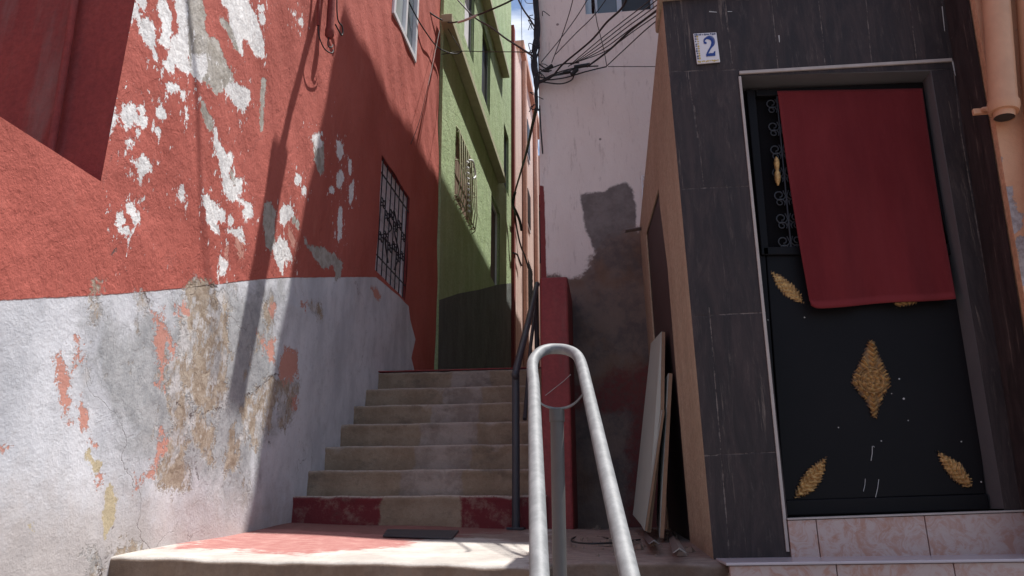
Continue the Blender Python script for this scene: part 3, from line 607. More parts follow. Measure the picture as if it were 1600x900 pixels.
# ---------------------------------------------------------------- houses further up the alley
mh = thing('maroon_house', 'narrow house with a maroon corner strip just beyond the green house', 'house', (-3, 14.9, -1.66))
MB().box((-6, 14.22, -1.66), (-1.90, 14.45, onY(802, 42, 14.3).z)).build('corner_wall', M_maroon, mh)
MB().box((-6, 14.46, -1.66), (-1.94, 15.7, 10.9)).build('wall', M_pink, mh)
ph_ = thing('salmon_house', 'sunlit salmon pink house with a barred window deep in the alley', 'house', (-3, 17.4, -1.66))
zt = onX(815, 92, -1.96).z
MB().box((-6, 15.72, -1.66), (-1.96, 20.5, zt)).build('wall', M_pink, ph_)
MB().box((-6, 15.70, zt), (-1.84, 20.55, zt+.22)).build('cornice', M_terra, ph_)
for za in (zt*.62, zt*.80): 
    w_ = MB().box((-1.97, 17.0, za), (-1.93, 17.8, za+1.1)).build('window', M_white_frame, ph_)
    MB().box((-1.96, 17.08, za+.08), (-1.915, 17.72, za+1.02)).build('pane', M_pane_dark, w_)
for ya in (16.2, 18.9): MB().tube([(-1.90, ya, 2), (-1.90, ya, zt-.1)], .07, 10).build('drainpipe', M_terra, ph_)
a_ = onX(812, 375, -1.9); b_ = onX(818, 470, -1.9)
w_ = MB().box((-1.955, 16.45, b_.z), (-1.93, 17.4, a_.z)).build('window', M_pane_dark, ph_)
g = MB()
for k in range(8):
    y = 16.45+.95*k/7; g.tube([(-1.86, y, b_.z), (-1.86, y, a_.z)], .014, 6)
    for j in range(7): g.tube(scroll(Vector((-1.86, y+.06, b_.z+.12+(a_.z-b_.z-.2)*j/6)), .06, 0, 1.0, UY, UZ, 10), .010, 5)
g.build('grille', M_cable, w_)
MB().box((-1.96, 16.35, b_.z-.16), (-1.80, 17.5, b_.z-.06)).build('sill', M_pink, w_)
th = thing('terracotta_house', 'terracotta house with a dark opening closing the far end of the alley', 'house', (0, 21.5, -1.66))
yE = 21.0; zt2 = onY(842, 243, yE).z; lo, li = onY(835, 412, yE).z, onY(835, 325, yE).z; xo = onY(826, 400, yE).x
mb = MB(); mb.box((-3.5, yE, -1.66), (xo-.05, yE+.3, zt2)); mb.box((xo-.05, yE, -1.66), (3, yE+.3, lo)); mb.box((xo-.05, yE, li+.002), (3, yE+.3, zt2))
mb.build('wall', M_terra, th); MB().box((xo-.1, yE-.25, li), (3, yE-.01, onY(835, 310, yE).z)).build('lintel', M_maroon, th); MB().box((xo-.05, yE+.25, lo), (3, yE+.28, li)).build('pane', M_pane_dark, th)

# ---------------------------------------------------------------- pale house (right of the stairs)
YW = 5.05; XC = onY(843, 250, YW).x
wh = thing('pale_pink_house', 'tall pale pink rendered house with a damp patch and a dark stained foot', 'house', (1.5, 8, -1.66))
f2 = lambda *pts: [(lambda p: (p.x, p.z))(onY(*q, YW)) for q in pts]
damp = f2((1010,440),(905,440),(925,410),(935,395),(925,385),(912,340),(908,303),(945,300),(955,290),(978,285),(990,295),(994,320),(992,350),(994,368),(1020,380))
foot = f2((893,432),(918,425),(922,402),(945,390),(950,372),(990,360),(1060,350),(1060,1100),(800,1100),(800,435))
lowred = f2((895,600),(930,605),(960,585),(1060,570),(1060,700),(1000,1000),(985,1000),(985,640),(895,640))
corner = f2((820,290),(850,290),(854,432),(858,1000),(800,1000),(800,290))
wq = onY(916, 0, YW); wx0, wx1, wz0, wz1 = onY(915, 20, YW).x, onY(1022, 15, YW).x, onY(960, 19, YW).z, 4.9
xs = stops((XC, wx0, .02), (wx0, wx1, .02), (wx1, 1.6, .05), (1.6, 6, .6)); zs = stops((-1.7, -.3, .2), (-.3, wz0, .02), (wz0, wz1, .05), (wz1, 5.5, .2))
Xg, Zg = np.meshgrid(xs, zs); n = len(xs); P2 = np.stack([Xg.ravel(), Zg.ravel()], 1)
mb = MB(); mb.v = [Vector((x-(.012*(z-1.5) if abs(x-XC) < 1e-3 and z < 4 else 0)*0, YW+.006*math.sin(x*4+z*3), z)) for x, z in P2]
for j in range(len(zs)-1):
    for i in range(n-1):
        if wx0 < (xs[i]+xs[i+1])/2 < wx1 and wz0 < (zs[j]+zs[j+1])/2 < wz1: continue
        a = j*n+i; mb.f.append((a, a+1, a+n+1, a+n)); mb.sm.append(True)
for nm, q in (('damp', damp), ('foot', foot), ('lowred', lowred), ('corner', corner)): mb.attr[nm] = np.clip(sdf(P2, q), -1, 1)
k = len(mb.v); mb.v += [Vector(p) for p in ((XC, YW, -1.7), (XC, YW, 5.5), (XC, 20, 5.5), (XC, 20, -1.7))]; mb.f.append((k, k+1, k+2, k+3)); mb.sm.append(False)
for nm in mb.attr: mb.attr[nm] = np.concatenate([mb.attr[nm], [1.]*4])
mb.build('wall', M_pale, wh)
MB().prism([(XC-.0, 5.23, 9.4), (XC+3.2, 5.23-.8, 9.4), (6, 4.4, 9.4), (6, 20, 9.4), (XC, 20, 9.4)], (0, 0, .15)).build('roof', M_pale, wh)
MB().prism([(XC-.001, 5.23, 5.5), (XC+3.2, 5.23-.8, 5.5), (6, 4.4, 5.5), (6, 20, 5.5), (XC-.001, 20, 5.5)], (0, 0, 3.898)).build('upper_storey', M_pale, wh)
MB().box((XC+.1, 12.9, 9.56), (3, 14.2, 12.4)).build('shadow_tower', M_pale, wh)  # unseen roof block added to throw a notch shadow on the green wall
MB().box((XC+.25, YW+.3, -1.66), (6, 19.9, 5.49)).build('inner_wall', M_pale, wh)
wn = MB(); e = .03
for a, b_ in (((wx0-e, wz0-e), (wx1+e, wz0)), ((wx0-e, wz0), (wx0, wz1)), ((wx1, wz0), (wx1+e, wz1)), ((wx0-e, wz1), (wx1+e, wz1+e))): wn.box((a[0], YW+.012, a[1]), (b_[0], YW+.2, b_[1]))
wn = wn.build('window', M_pale, wh)
xm = onY(970, 10, YW).x; fr = MB()
for a, b_ in ((wx0, wx0+.05), (wx0+.075, wx0+.1), (xm-.03, xm+.01), (wx1-.02, wx1)): fr.box((a, YW+.05, wz0), (b_, YW+.10, wz1))
fr.box((xm+.01, YW+.055, wz0+.001), (wx1-.02, YW+.095, wz0+.02))
fr.box((wx0+.05, YW+.055, wz1-.02), (wx1-.02, YW+.095, wz1))
fr.box((wx0+.05, YW+.055, wz0+.001), (xm-.03, YW+.095, wz0+.025)); fr.build('frame', M_blue_frame, wn)
MB().box((wx0+.1, YW+.07, wz0+.025), (xm-.03, YW+.08, wz1)).build('pane', M_pane, wn); MB().box((xm+.01, YW+.12, wz0), (wx1-.02, YW+.13, wz1)).build('pane', M_pane_dark, wn)
# scrap of barred window beside the brown wall
g = MB(); a, b_, c = onY(1003, 275, YW-.02), onY(1004, 312, YW-.02), onY(1018, 272, YW-.02)
g.tube([c, a, b_], .006, 6)
for q in (285, 298): g.tube([onY(1003, q-8, YW-.02), onY(1013, q+3, YW-.02)], .005, 6); g.tube([onY(1003, q+8, YW-.02), onY(1013, q-2, YW-.02)], .005, 6)
g.build('grille', M_white_frame, wh)

# red pillar ending the stair parapet
pl = thing('red_pillar', 'glossy dark red painted pillar between the staircase and the damp corner', 'pillar', (-.3, 4.5, -.12))
xa, xb = onY(846, 640, 4.5).x, onY(892, 640, 4.5).x
mb = MB(); mb.box((xa, 4.50, -.14), (xb, 5.045, 1.49)); mb.build('pillar', M_red_wall, pl, .014)
MB().tube([onY(852, 618, 4.498), onY(866, 607, 4.498), onY(880, 596, 4.498), onY(892, 585, 4.498)], .0022, 5).build('scratch', M_mark, pl)
mb = MB(); mb.box((xa, 5.06, -.14), (XC+.14, 6.2, 1.9)); 

# ---------------------------------------------------------------- handrails
hr = thing('handrail', 'galvanised double tube handrail looping over a single post in the foreground', 'handrail', (-.19, 2.6, -.5))
A = [onY(845, 905, 1.50), onY(842, 860, 1.58)]; L0 = onY(834, 600, 2.42); L1 = onY(832, 568, 2.55); R1 = onY(908, 568, 2.55); R0 = onY(916, 600, 2.40)
Lb = onY(843, 900, 1.52)+Vector((0, 0, 0)); Rb = onY(984, 900, 1.52)
Lf = Lb+(Lb-L0)*1.4; Rf = Rb+(Rb-R0)*1.4
top = [Lf, Lb, L0, L1, onY(842, 552, 2.62), onY(855, 546, 2.66), onY(870, 545, 2.67), onY(886, 547, 2.66), onY(900, 554, 2.62), R1, R0, Rb, Rf]
def densify(p, n=5):
    out = []
    for i in range(2): out += [p[i]+(p[i+1]-p[i])*k/n for k in range(n)]
    out += smooth(p[2:11], 6)
    for i in range(10, 12): out += [p[i]+(p[i+1]-p[i])*k/n for k in range(1, n+1)]
    return out
MB().tube(densify(top), .0205, 20).build('rail', M_galv, hr)
s0, s1 = onY(838, 618, 2.36), onY(909, 618, 2.36)
st = smooth([onY(838, 622, 2.38), onY(850, 633, 2.40), onY(868, 638, 2.41), onY(886, 636, 2.40), onY(900, 628, 2.39), onY(911, 615, 2.38)], 6)
mb = MB(); n = len(st)
for q in st: mb.v += [q+Vector((0, -.012, .002)), q+Vector((0, .012, .002)), q+Vector((0, .012, -.004)), q+Vector((0, -.012, -.004))]
for i in range(n-1):
    for a in range(4): mb.f.append((4*i+a, 4*i+(a+1) % 4, 4*i+4+(a+1) % 4, 4*i+4+a)); mb.sm.append(False)
mb.build('bracket', M_galv, hr)
pb = onY(870, 640, 2.41)
MB().tube([pb, Vector((pb.x, pb.y, -.5))], .0225, 18).build('post', M_post, hr)
MB().tube([pb-Vector((0, 0, .0)), pb-Vector((0, 0, .04))], .0255, 18).build('sleeve', M_post, hr)
h2 = thing('handrail', 'dark iron handrail climbing the right side of the staircase', 'handrail', (-.55, 4.4, -.1))
xr = onY(806, 700, 4.40).x; pt = onY(806, 588, 4.40); e2 = onY(838, 448, 6.1)
MB().tube([(xr, 4.40, -.11), (xr, 4.40, pt.z)], .024, 14).build('post', M_dark_rail, h2)
MB().tube(smooth([pt, pt+Vector((.002, .03, .06)), pt+(e2-pt)*.5, e2, e2+Vector((0, .05, .03))], 5), .024, 14).build('rail', M_dark_rail, h2)
q0 = onY(826, 600, 5.3); MB().tube([onY(820, 655, 5.2), onY(829, 540, 5.7), onY(838, 470, 6.1)], .015, 12).build('lower_rail', M_dark_rail, h2)
MB().tube([(e2.x, 6.1, 1.1), (e2.x, 6.1, e2.z)], .022, 14).build('post', M_dark_rail, h2)
MB().box((xr-.05, 4.35, -.10), (xr+.05, 4.45, -.088)).build('base_plate', M_dark_rail, h2)

# ---------------------------------------------------------------- black clad house (right)
YF = 3.0; YD = 3.10
bh = thing('black_clad_house', 'low house clad in streaked black stone with an ochre cement side wall', 'house', (1, 4, -1.66))
cT, cB = onY(1035, 0, YF), onY(1115, 872, YF); topz = onY(1060, 3, YF).z+.01
icT, icB = onY(1484, 60, YF), onY(1560, 560, YF)
def lerpz(a, b, z): t = (z-a.z)/(b.z-a.z); return a+(b-a)*t
xl = lambda z: lerpz(cT, cB, z).x
ol0, ol1, or0, or1 = onY(1157, 118, YF), onY(1231, 812, YF), onY(1455, 110, YF), onY(1569, 795, YF)
xr_ = lambda z: (icT.x+(icB.x-icT.x)*(z-icT.z)/(icB.z-icT.z))
# facade as a fine grid so that tile seams can be laid on it
tilt = -.012
def fgrid(xa, xb, za, zb, nx_, nz_, y):
    """xa/xb, za/zb are functions; returns MB and its (x,z) points"""
    mb = MB()
    for j in range(nz_+1):
        for i in range(nx_+1):
            t = i/nx_; u = j/nz_; z = za(t)+(zb(t)-za(t))*u; x = xa(z)+(xb(z)-xa(z))*t; mb.v.append(Vector((x, y, z)))
    for j in range(nz_):
        for i in range(nx_): a = j*(nx_+1)+i; mb.f.append((a, a+1, a+nx_+2, a+nx_+1)); mb.sm.append(False)
    return mb
seams = []
def seam(a, b): seams.append((onY(*a, YF), onY(*b, YF)))
for a, b in (((1040,112),(1155,109)),((1065,296),(1180,290)),((1085,494),(1200,488)),((1100,712),(1215,706)),((1131,0),(1146,110)),((1205,-10),(1216,108)),((1278,-10),(1290,104)),((1352,-10),(1362,98)),((1420,-10),(1432,94)),((1075,112),(1090,215)),((1108,480),(1140,872)),((1488,92),(1500,200)),((1085,165),(1100,290)),
             ((1500,200),(1552,500)),((1552,500),(1590,700)),((1470,-10),(1476,50)),((1150,0),(1170,0))): seam(a, b)
def seam_attr(mb):
    P = np.array([(v.x, v.z) for v in mb.v]); d = np.full(len(P), 1.)
    for a, b in seams:
        a = np.array((a.x, a.z)); b = np.array((b.x, b.z)); ab = b-a; t = np.clip((P-a)@ab/(ab@ab), 0, 1); d = np.minimum(d, np.linalg.norm(P-a-t[:, None]*ab, axis=1))
    mb.attr['seam'] = d
xo0 = lambda z: ol0.x+(ol1.x-ol0.x)*(z-ol0.z)/(ol1.z-ol0.z)
xo1 = lambda z: or0.x+(or1.x-or0.x)*(z-or0.z)/(or1.z-or0.z)
lz = lambda t: ol0.z+(onY(1487, 96, YF).z-ol0.z)*t
mb = fgrid(xl, xo0, lambda t: -.20, lambda t: ol0.z, 60, 420, YF)
m2 = fgrid(xo1, xr_, lambda t: -.20, lambda t: or0.z, 30, 420, YF)
m3 = fgrid(xl, xr_, lambda t: ol0.z if t < .236 else ol0.z+(or0.z-ol0.z)*(t-.236)/.764, lambda t: topz, 240, 90, YF)
for q in (m2, m3):
    k = len(mb.v); mb.v += q.v; mb.f += [tuple(k+i for i in f) for f in q.f]; mb.sm += q.sm
# right part folds forward (return face) 
seam_attr(mb); 
fc = mb.build('facade', M_stone, bh)
rx0, rx1 = icT, icB
mb = MB(); nz_ = 300
YR = 2.80
for j in range(nz_+1):
    z = -.3+(topz+.3)*j/nz_
    for i in range(9): mb.v.append(Vector((xr_(z)+.001*0, YF-(YF-YR)*i/8, z)))
for j in range(nz_):
    for i in range(8): a = j*9+i; mb.f.append((a, a+9, a+10, a+1)); mb.sm.append(False)
Pz = np.array([v.z for v in mb.v]); Py = np.array([v.y for v in mb.v])
d = np.full(len(Pz), 1.)
for zz in (2.04, 1.42, .80, .2): d = np.minimum(d, np.abs(Pz-zz))
mb.attr['seam'] = d; mb.build('return_facade', M_stone, bh)
# cap and solid body behind the facade (roof stays low), opening depth
MB().prism([(cT.x-.02, YF-.03, topz), (icT.x-.01, YF-.03, topz), (icT.x-.01, YF+.25, topz), (cT.x-.02, YF+.25, topz)], (0, 0, .06)).build('coping', M_brown, bh, .01)
# side wall: plane from the front corner back to the pale house
sp = (cB.x, YF, 0); sn = np.cross(np.array([.285-.355, 2.045, 0.]), np.array([cT.x-cB.x, 0, cT.z-cB.z])); sn = sn/np.linalg.norm(sn)
S = lambda x, y: onP(x, y, sp, sn)
topF, topB = S(1034, -12), S(1000, 353); botB = S(1019, 560)
kB = (topB-topF)
q1, q2, q3, q4 = S(1029.5, 283), S(1023, 283), S(1009, 366), S(1016, 440)
d1, d2, d3 = S(1031, 324), S(1043, 420), S(1053, 545)
F0, F1 = Vector((cB.x, YF, -.2)), Vector((topF.x, YF, topz+.05))
lineT = lambda y: topF+(topB-topF)*((y-topF.y)/(topB.y-topF.y))
zfl = -.14
def side_pt(y, z): # point of the side plane at y,z
    p = np.array(sp); x = p[0]-(sn[1]*(y-p[1])+sn[2]*(z-p[2]))/sn[0]; return Vector((x, y, z))
yo0, yo1 = 3.30, topB.y-.30
zo = 1.83
out = [side_pt(YF, -.2), side_pt(YF, topz+.05), side_pt(topB.y, topB.z), side_pt(topB.y, -.2)]
dT0, dT1 = side_pt(d1.y, q1.z-.02), side_pt(q3.y, q3.z)
w_out_ = [side_pt(YF+.005, -.2), side_pt(YF+.005, topz+.05), side_pt(topB.y+.35, topB.z-.05), side_pt(topB.y+.35, -.2), side_pt(q3.y+.02, -.2), dT1, dT0, side_pt(d1.y, d1.z), side_pt(d2.y, d2.z), side_pt(d3.y, d3.z), side_pt(d3.y, -.2)]
nrm_in = Vector((.012, 0, 0))
MB().prism(w_out_, nrm_in).build('side_wall', M_brown, bh, .006)
MB().prism([side_pt(d3.y-.2, -.2)+nrm_in*1.05, side_pt(d3.y-.2, 2.0)+nrm_in*1.05, side_pt(topB.y+.3, 2.0)+nrm_in*1.05, side_pt(topB.y+.3, -.2)+nrm_in*1.05], (.04, 0, 0)).build('side_door', plain('dark_brown_door_paint', (.045, .028, .028), .6, 0, .3, 6, .2), bh)
mb = MB(); mb.prism([(cT.x+.10, YF+.26, -1.66), (cT.x+.12, YF+.26, topz), (.48, YW-.02, topz-.45), (.48, YW-.02, -1.66)], (2.0, 0, 0)); mb.build('roof', M_brown, bh)
stub = MB(); a = S(998, 357); a = onY(1001, 358, 4.95); stub.tube([onY(1003, 357, 4.93), onY(975, 361, 4.80)], .014, 12); stub.build('outlet_pipe', M_metal, bh)
# door recess: jambs and soffit
jz = lambda a: a
mb = MB(); mb.poly([or1, or0, or0+Vector((-.0, YD-YF, 0)), or1+Vector((0, YD-YF, 0))])
mb.prism([or1+Vector((.0, .003, 0)), or0+Vector((0, .003, .05)), or0+Vector((.12, .003, .05)), or1+Vector((.12, .003, 0))], (0, .16, 0)); mb.build('door_jamb', M_jamb, bh)
MB().prism([ol1+Vector((-.12, .003, -.05)), ol0+Vector((-.12, .003, .05)), ol0+Vector((0, .003, .05)), ol1+Vector((0, .003, -.05))], (0, .2, 0)).build('door_jamb', M_stone, bh)
MB().prism([ol0+Vector((0, .004, .0)), or0+Vector((0, .004, 0)), or0+Vector((0, .004, .12)), ol0+Vector((0, .004, .12))], (0, .2, 0)).build('soffit', M_jamb, bh)
# pale trims
lt0, lt1 = onY(1155, 115, YF), onY(1487, 95, YF)
MB().prism([lt0+Vector((0, .004, -.006)), lt1+Vector((0, .004, -.006)), lt1+Vector((0, .004, .010)), lt0+Vector((0, .004, .010))], (0, -.012, 0)).build('lintel_trim', M_grout, bh, .002)
t0, t1 = onY(1155, 120, YF), onY(1230, 862, YF)
MB().prism([t0+Vector((-.004, .004, 0)), t0+Vector((.008, .004, 0)), t1+Vector((.008, .004, 0)), t1+Vector((-.004, .004, 0))], (0, -.010, 0)).build('side_trim', M_grout, bh, .002)
# chips on the stone beside the number tile
mb = MB()
for px0, py0, px1, py1, w in ((1108,18,1120,19,2.2),(1137,18,1144,18,1.6),(1472,10,1476,48,1.6),(1488,95,1493,118,2.5),(1217,55,1218,66,2),):
    p, q = onY(px0, py0, YF-.002), onY(px1, py1, YF-.002); t = (q-p).normalized(); s_ = Vector((-t.z, 0, t.x))*w*.0014; MB().poly([p-s_, p+s_, q+s_*.6, q-s_*.6]).build('scuff_mark', M_mark, bh)

# the door
dr = MB(); ND = lambda x, y: onY(x, y, YD)
dl0, dl1, dr0, dr1 = ND(1165, 128), ND(1231, 808), ND(1448, 116), ND(1545, 797)
a, b_, c, d_ = dl0+Vector((-.08, .03, .1)), dr0+Vector((.1, .03, .1)), dr1+Vector((.1, .03, -.05)), dl1+Vector((-.08, .03, -.05))
door = MB().prism([a, b_, c, d_], (0, .04, 0)).build('door', M_door, bh)
# frame members and lower panel standing proud
mb = MB()
def pane_px(p4, y0, th_): return [onY(x, y, y0) for x, y in p4]
def slab(p4, y0, th_, mb): mb.prism(pane_px(p4, y0, th_), (0, th_, 0))
slab([(1197,398),(1508,392),(1540,772),(1226,783)], YD+.004, .03, mb)
slab([(1170,398),(1196,398),(1225,806),(1208,808)], YD+.002, .03, mb); mb.build('lower_panel', M_door, door, .004)
mb = MB()
for p4 in ([(1166,140),(1180,140),(1202,398),(1190,398)], [(1181,140),(1450,128),(1452,141),(1182,150)], [(1192,386),(1500,380),(1502,397),(1193,398)], [(1428,140),(1446,140),(1500,380),(1482,380)]): slab(p4, YD-.012, .03, mb)
mb.build('frame', M_door, door, .004)
mb = MB(); slab([(1228,782),(1544,772),(1546,796),(1229,806)], YD-.012, .03, mb); mb.build('bottom_rail', M_door, door, .004)
MB().prism(pane_px([(1180,142),(1432,134),(1486,382),(1200,388)], YD+.022, 0), (0, .004, 0)).build('pane', plain('black_sheet_behind_grille', (.008, .007, .008), .9, 0, .2, 9, .05, .05), door)
mb = MB(); u_, v_ = UX, UZ; yg = YD-.002
for cx in (1216, 1270, 1325, 1380, 1430):
    for cy in range(165, 385, 36):
        c = onY(cx+(cy-165)*.09, cy, yg)
        for s in (-1, 1):
            mb.tube(scroll(c+Vector((s*.030, 0, .014)), .028, (0 if s < 0 else pi), s*1.25, u_, v_, 18), .0034, 5)
            mb.tube(scroll(c+Vector((s*.030, 0, -.022)), .020, (0 if s < 0 else pi), -s*1.2, u_, v_, 16), .003, 5)
        mb.tube([c-Vector((.012, 0, .036)), c+Vector((0, 0, 0)), c+Vector((.012, 0, .036))], .003, 5); mb.tube([c+Vector((.012, 0, -.036)), c, c+Vector((-.012, 0, .036))], .003, 5)
    mb.tube([onY(cx-3, 142, yg), onY(cx+20, 386, yg)], .0045, 6)
mb.build('grille', M_door_iron, door)
def relief(px_poly, h, kind, name='ornament'):
    P = np.array([(p.x, p.z) for p in (onY(x, y, YD) for x, y in px_poly)]); c = P.mean(0); 
    cov = np.cov((P-c).T); ev, ec = np.linalg.eigh(cov); ax = ec[:, 1]; ac = ec[:, 0]
    lo, hi = P.min(0)-.012, P.max(0)+.012; st_ = .0026; nx_, nz_ = int((hi[0]-lo[0])/st_)+1, int((hi[1]-lo[1])/st_)+1
    X, Z = np.meshgrid(np.linspace(lo[0], hi[0], nx_), np.linspace(lo[1], hi[1], nz_)); Q = np.stack([X.ravel(), Z.ravel()], 1)
    s = sdf(Q, P); r = Q-c; t = r@ax; w = r@ac; rad = np.hypot(r[:, 0], r[:, 1]); ang = np.arctan2(w, t)
    rag = .004*np.sin(t*420+3*np.sin(w*200))+rng.normal(0, .0010, len(Q)); s2 = s+rag
    ribs = .5+.5*np.sin((t-np.abs(w)*.9)*300)
    if kind == 'diamond':
        ring = .5+.5*np.cos(rad*330); pet = .5+.5*np.cos(ang*8+rad*60); cen = np.clip(1-rad/.052, 0, 1)
        pat = np.where(rad < .050, .35*ring+.35*pet+.3, .25+.75*ribs*(.5+.5*np.cos(ang*14)))
    else: pat = .3+.45*ribs+.25*(.5+.5*np.sin(t*150+w*420))
    prof = np.clip(-s2/.016, 0, 1)**.6; lift = prof*pat; mb = MB(); yb = YD+.0038
    mb.v = [Vector((x, yb-h*l, z)) for (x, z), l in zip(Q, lift)]; ok = s2 < .0015
    for j in range(nz_-1):
        for i in range(nx_-1):
            a = j*nx_+i
            if ok[a] and ok[a+1] and ok[a+nx_] and ok[a+nx_+1]: mb.f.append((a, a+1, a+nx_+1, a+nx_)); mb.sm.append(True)
    mb.attr['lift'] = lift+.25*(prof > .3); return mb.build(name, M_gold, door)
relief([(1357,530),(1366,532),(1374,552),(1384,575),(1392,590),(1392,603),(1382,620),(1374,640),(1370,656),(1362,652),(1354,630),(1340,612),(1329,600),(1332,584),(1344,562)], .026, 'diamond')
relief([(1203,422),(1218,428),(1240,443),(1252,458),(1257,474),(1244,472),(1226,463),(1212,446)], .010, 'leaf')
relief([(1292,713),(1290,735),(1284,752),(1272,768),(1256,776),(1241,779),(1243,765),(1250,748),(1262,732),(1278,720)], .020, 'leaf')
relief([(1462,703),(1480,711),(1500,722),(1512,738),(1520,752),(1518,762),(1506,762),(1490,752),(1476,735),(1468,720)], .020, 'leaf')
relief([(1395,473),(1436,456),(1434,474),(1420,478),(1402,480)], .008, 'leaf')
mb = MB(); c0 = onY(1214, 246, YD-.012)
for k, (yy, r) in enumerate(((248,.004),(252,.010),(260,.013),(268,.008),(272,.013),(280,.013),(288,.008),(292,.003))): pass
mb.tube([onY(1213+.06*(y-245), y, YD-.014) for y in (245,249,256,263,267,270,277,285,290)], [.003,.010,.013,.010,.007,.012,.014,.010,.003], 12)
mb.attr['lift'] = [1.]*len(mb.v); mb.build('handle', M_gold, door)
mb = MB()
for p, q, w in (((1363,697),(1361,720),1.3),((1364,697),(1366,699),1),((1352,748),(1349,768),1.),((1373,749),(1368,777),1.2)):
    a, b_ = onY(*p, YD+.002), onY(*q, YD+.002); MB().tube([a, (a+b_)/2+Vector((.002, 0, 0)), b_], .0012*w, 5).build('scratch', M_mark, door)
for x, y, r in ((1405,592,1.5),(1393,615,1.),(1412,623,2.),(1310,668,1.2),(1377,689,1.2),(1419,657,1.1),(1388,798,1.5),(1488,795,1.3),(1502,690,1.3),(1257,496,1.4),(1200,500,1.),(1533,753,1.5)):
    p = onY(x, y, YD+.002); MB().tube([p, p-Vector((0, .001, 0))], .0022*r, 8).build('paint_spot', M_mark, door)
mb = MB(); c = onY(1362, 594, YD-.012)
for r_, t_ in ((.050, .0034), (.041, .0022), (.024, .0030), (.011, .0045)): mb.tube([c+Vector((r_*cos(2*pi*k/36), 0, r_*1.05*sin(2*pi*k/36))) for k in range(37)], t_, 6, False)
for k in range(10):
    a_ = 2*pi*k/10; mb.tube([c+Vector((.026*cos(a_), 0, .026*sin(a_))), c+Vector((.034*cos(a_+.12), -.004, .034*sin(a_+.12))), c+Vector((.038*cos(a_+.3), 0, .038*sin(a_+.3)))], [.002, .0038, .002], 6)
mb.attr['lift'] = [.55]*len(mb.v); mb.build('medallion', M_gold, door)
# threshold
a, b_ = onY(1230, 812, YF), onY(1600, 798, YF)
# towel
nxt, nzt = 60, 80; mb = MB(); tl, tr, bl, br = (1215,142),(1441,138),(1267,482),(1494,466)
for j in range(nzt+1):
    v = j/nzt
    for i in range(nxt+1):
        u = i/nxt; x = (tl[0]*(1-u)+tr[0]*u)*(1-v)+(bl[0]*(1-u)+br[0]*u)*v; y = (tl[1]*(1-u)+tr[1]*u)*(1-v)+(bl[1]*(1-u)+br[1]*u)*v
        x += -3*math.sin(v*pi)*(1-u)-2.5*math.sin(v*pi)*u; y += 1.0*math.sin(u*9)*v*v-(5*(max(0, .06-u)/.06)**2*(v > .97))
        yy = YD-.038-.02*v+.007*math.sin(u*13+v*2.2)*(.3+v)+.006*math.sin(u*5+v*6)+.004*math.sin(u*27-v*3)*v+.004*math.sin(v*31+u*4)*max(0, .25-v)*4
        if v > .972: yy -= .002
        mb.v.append(onY(x, y, yy))
mb.attr['hem'] = [1. if (j/nzt > .972 or i < 1 or i > nxt-1) else 0. for j in range(nzt+1) for i in range(nxt+1)]
for j in range(nzt):
    for i in range(nxt): a = j*(nxt+1)+i; mb.f.append((a, a+nxt+1, a+nxt+2, a+1)); mb.sm.append(True)
tw = tag(mb.build('towel', M_cloth), 'dark red towel hung over the top of the black door', 'towel'); sm_ = tw.modifiers.new('thickness', 'SOLIDIFY'); sm_.thickness = .006; sm_.offset = -1

# number tile
nt = thing('number_tile', 'glazed white house number tile with a blue 2 and patterned border', 'sign', tuple(onY(1107, 98, YF)))
U0, V0 = onY(1083, 54, YF-.004), onY(1119, 52, YF-.004); B0, B1 = onY(1089, 101, YF-.004), onY(1125, 98, YF-.004)
def T(u, v, dy=0.): p = U0*(1-u)*(1-v)+V0*u*(1-v)+B0*(1-u)*v+B1*u*v; return Vector((p.x, YF-.004-dy, p.z))
MB().prism([T(0, 0), T(1, 0), T(1, 1), T(0, 1)], (0, -.008, 0)).build('tile', M_glaze, nt, .002)
def stroke(pts, ws, mb, dy=.0095):
    n = len(pts)
    for i in range(n-1):
        a, b_ = Vector(pts[i]), Vector(pts[i+1]); t = (b_-a).normalized(); s_ = Vector((-t.y, t.x)); 
        mb.poly([T(*(a+s_*ws[i]), dy+i*1e-5), T(*(b_+s_*ws[i+1]), dy+i*1e-5), T(*(b_-s_*ws[i+1]), dy+i*1e-5), T(*(a-s_*ws[i]), dy+i*1e-5)])
mb = MB()
arc = [(.43, .36), (.42, .27), (.50, .20), (.62, .175), (.74, .20), (.80, .28), (.79, .37), (.72, .46), (.62, .56), (.53, .66), (.47, .745)]
arc = [(p.x, p.y) for p in smooth([Vector((*q, 0)) for q in arc], 4)]; L = len(arc)
stroke(arc, [.035+.055*math.sin(pi*min(1, max(0, (i/L-.22)/.5))) for i in range(L)], mb)
k = 12; mb.poly([T(.47+.055*cos(2*pi*i/k), .345+.042*sin(2*pi*i/k), .0101) for i in range(k)][::1])
mb.poly([T(*q, .0100) for q in ((.43, .80), (.43, .72), (.62, .695), (.74, .70), (.81, .64), (.85, .64), (.82, .80))])
mb.build('numeral', M_blue, nt)
mb, m2 = MB(), MB()
def dia(mb, u, v, r, dy): mb.poly([T(u+r*1.2*cos(2*pi*i/6+.4), v+r*.9*sin(2*pi*i/6+.4), dy) for i in range(6)])
pos = [(.06+.085*i, y) for i in range(11) for y in (.055, .945)]+[(x, .12+.08*i) for i in range(10) for x in (.06, .155)]+[(.95, .14+.08*i) for i in range(0)]
for i, (u, v) in enumerate(pos): dia(mb if i % 2 else m2, u+random.uniform(-.01, .01), v+random.uniform(-.01, .01), random.uniform(.028, .045), .0090)
mb.build('border', M_yel, nt); m2.build('border', plain('grey_blue_glaze', (.13, .14, .20), .3, 0, .2, 20, .03), nt)

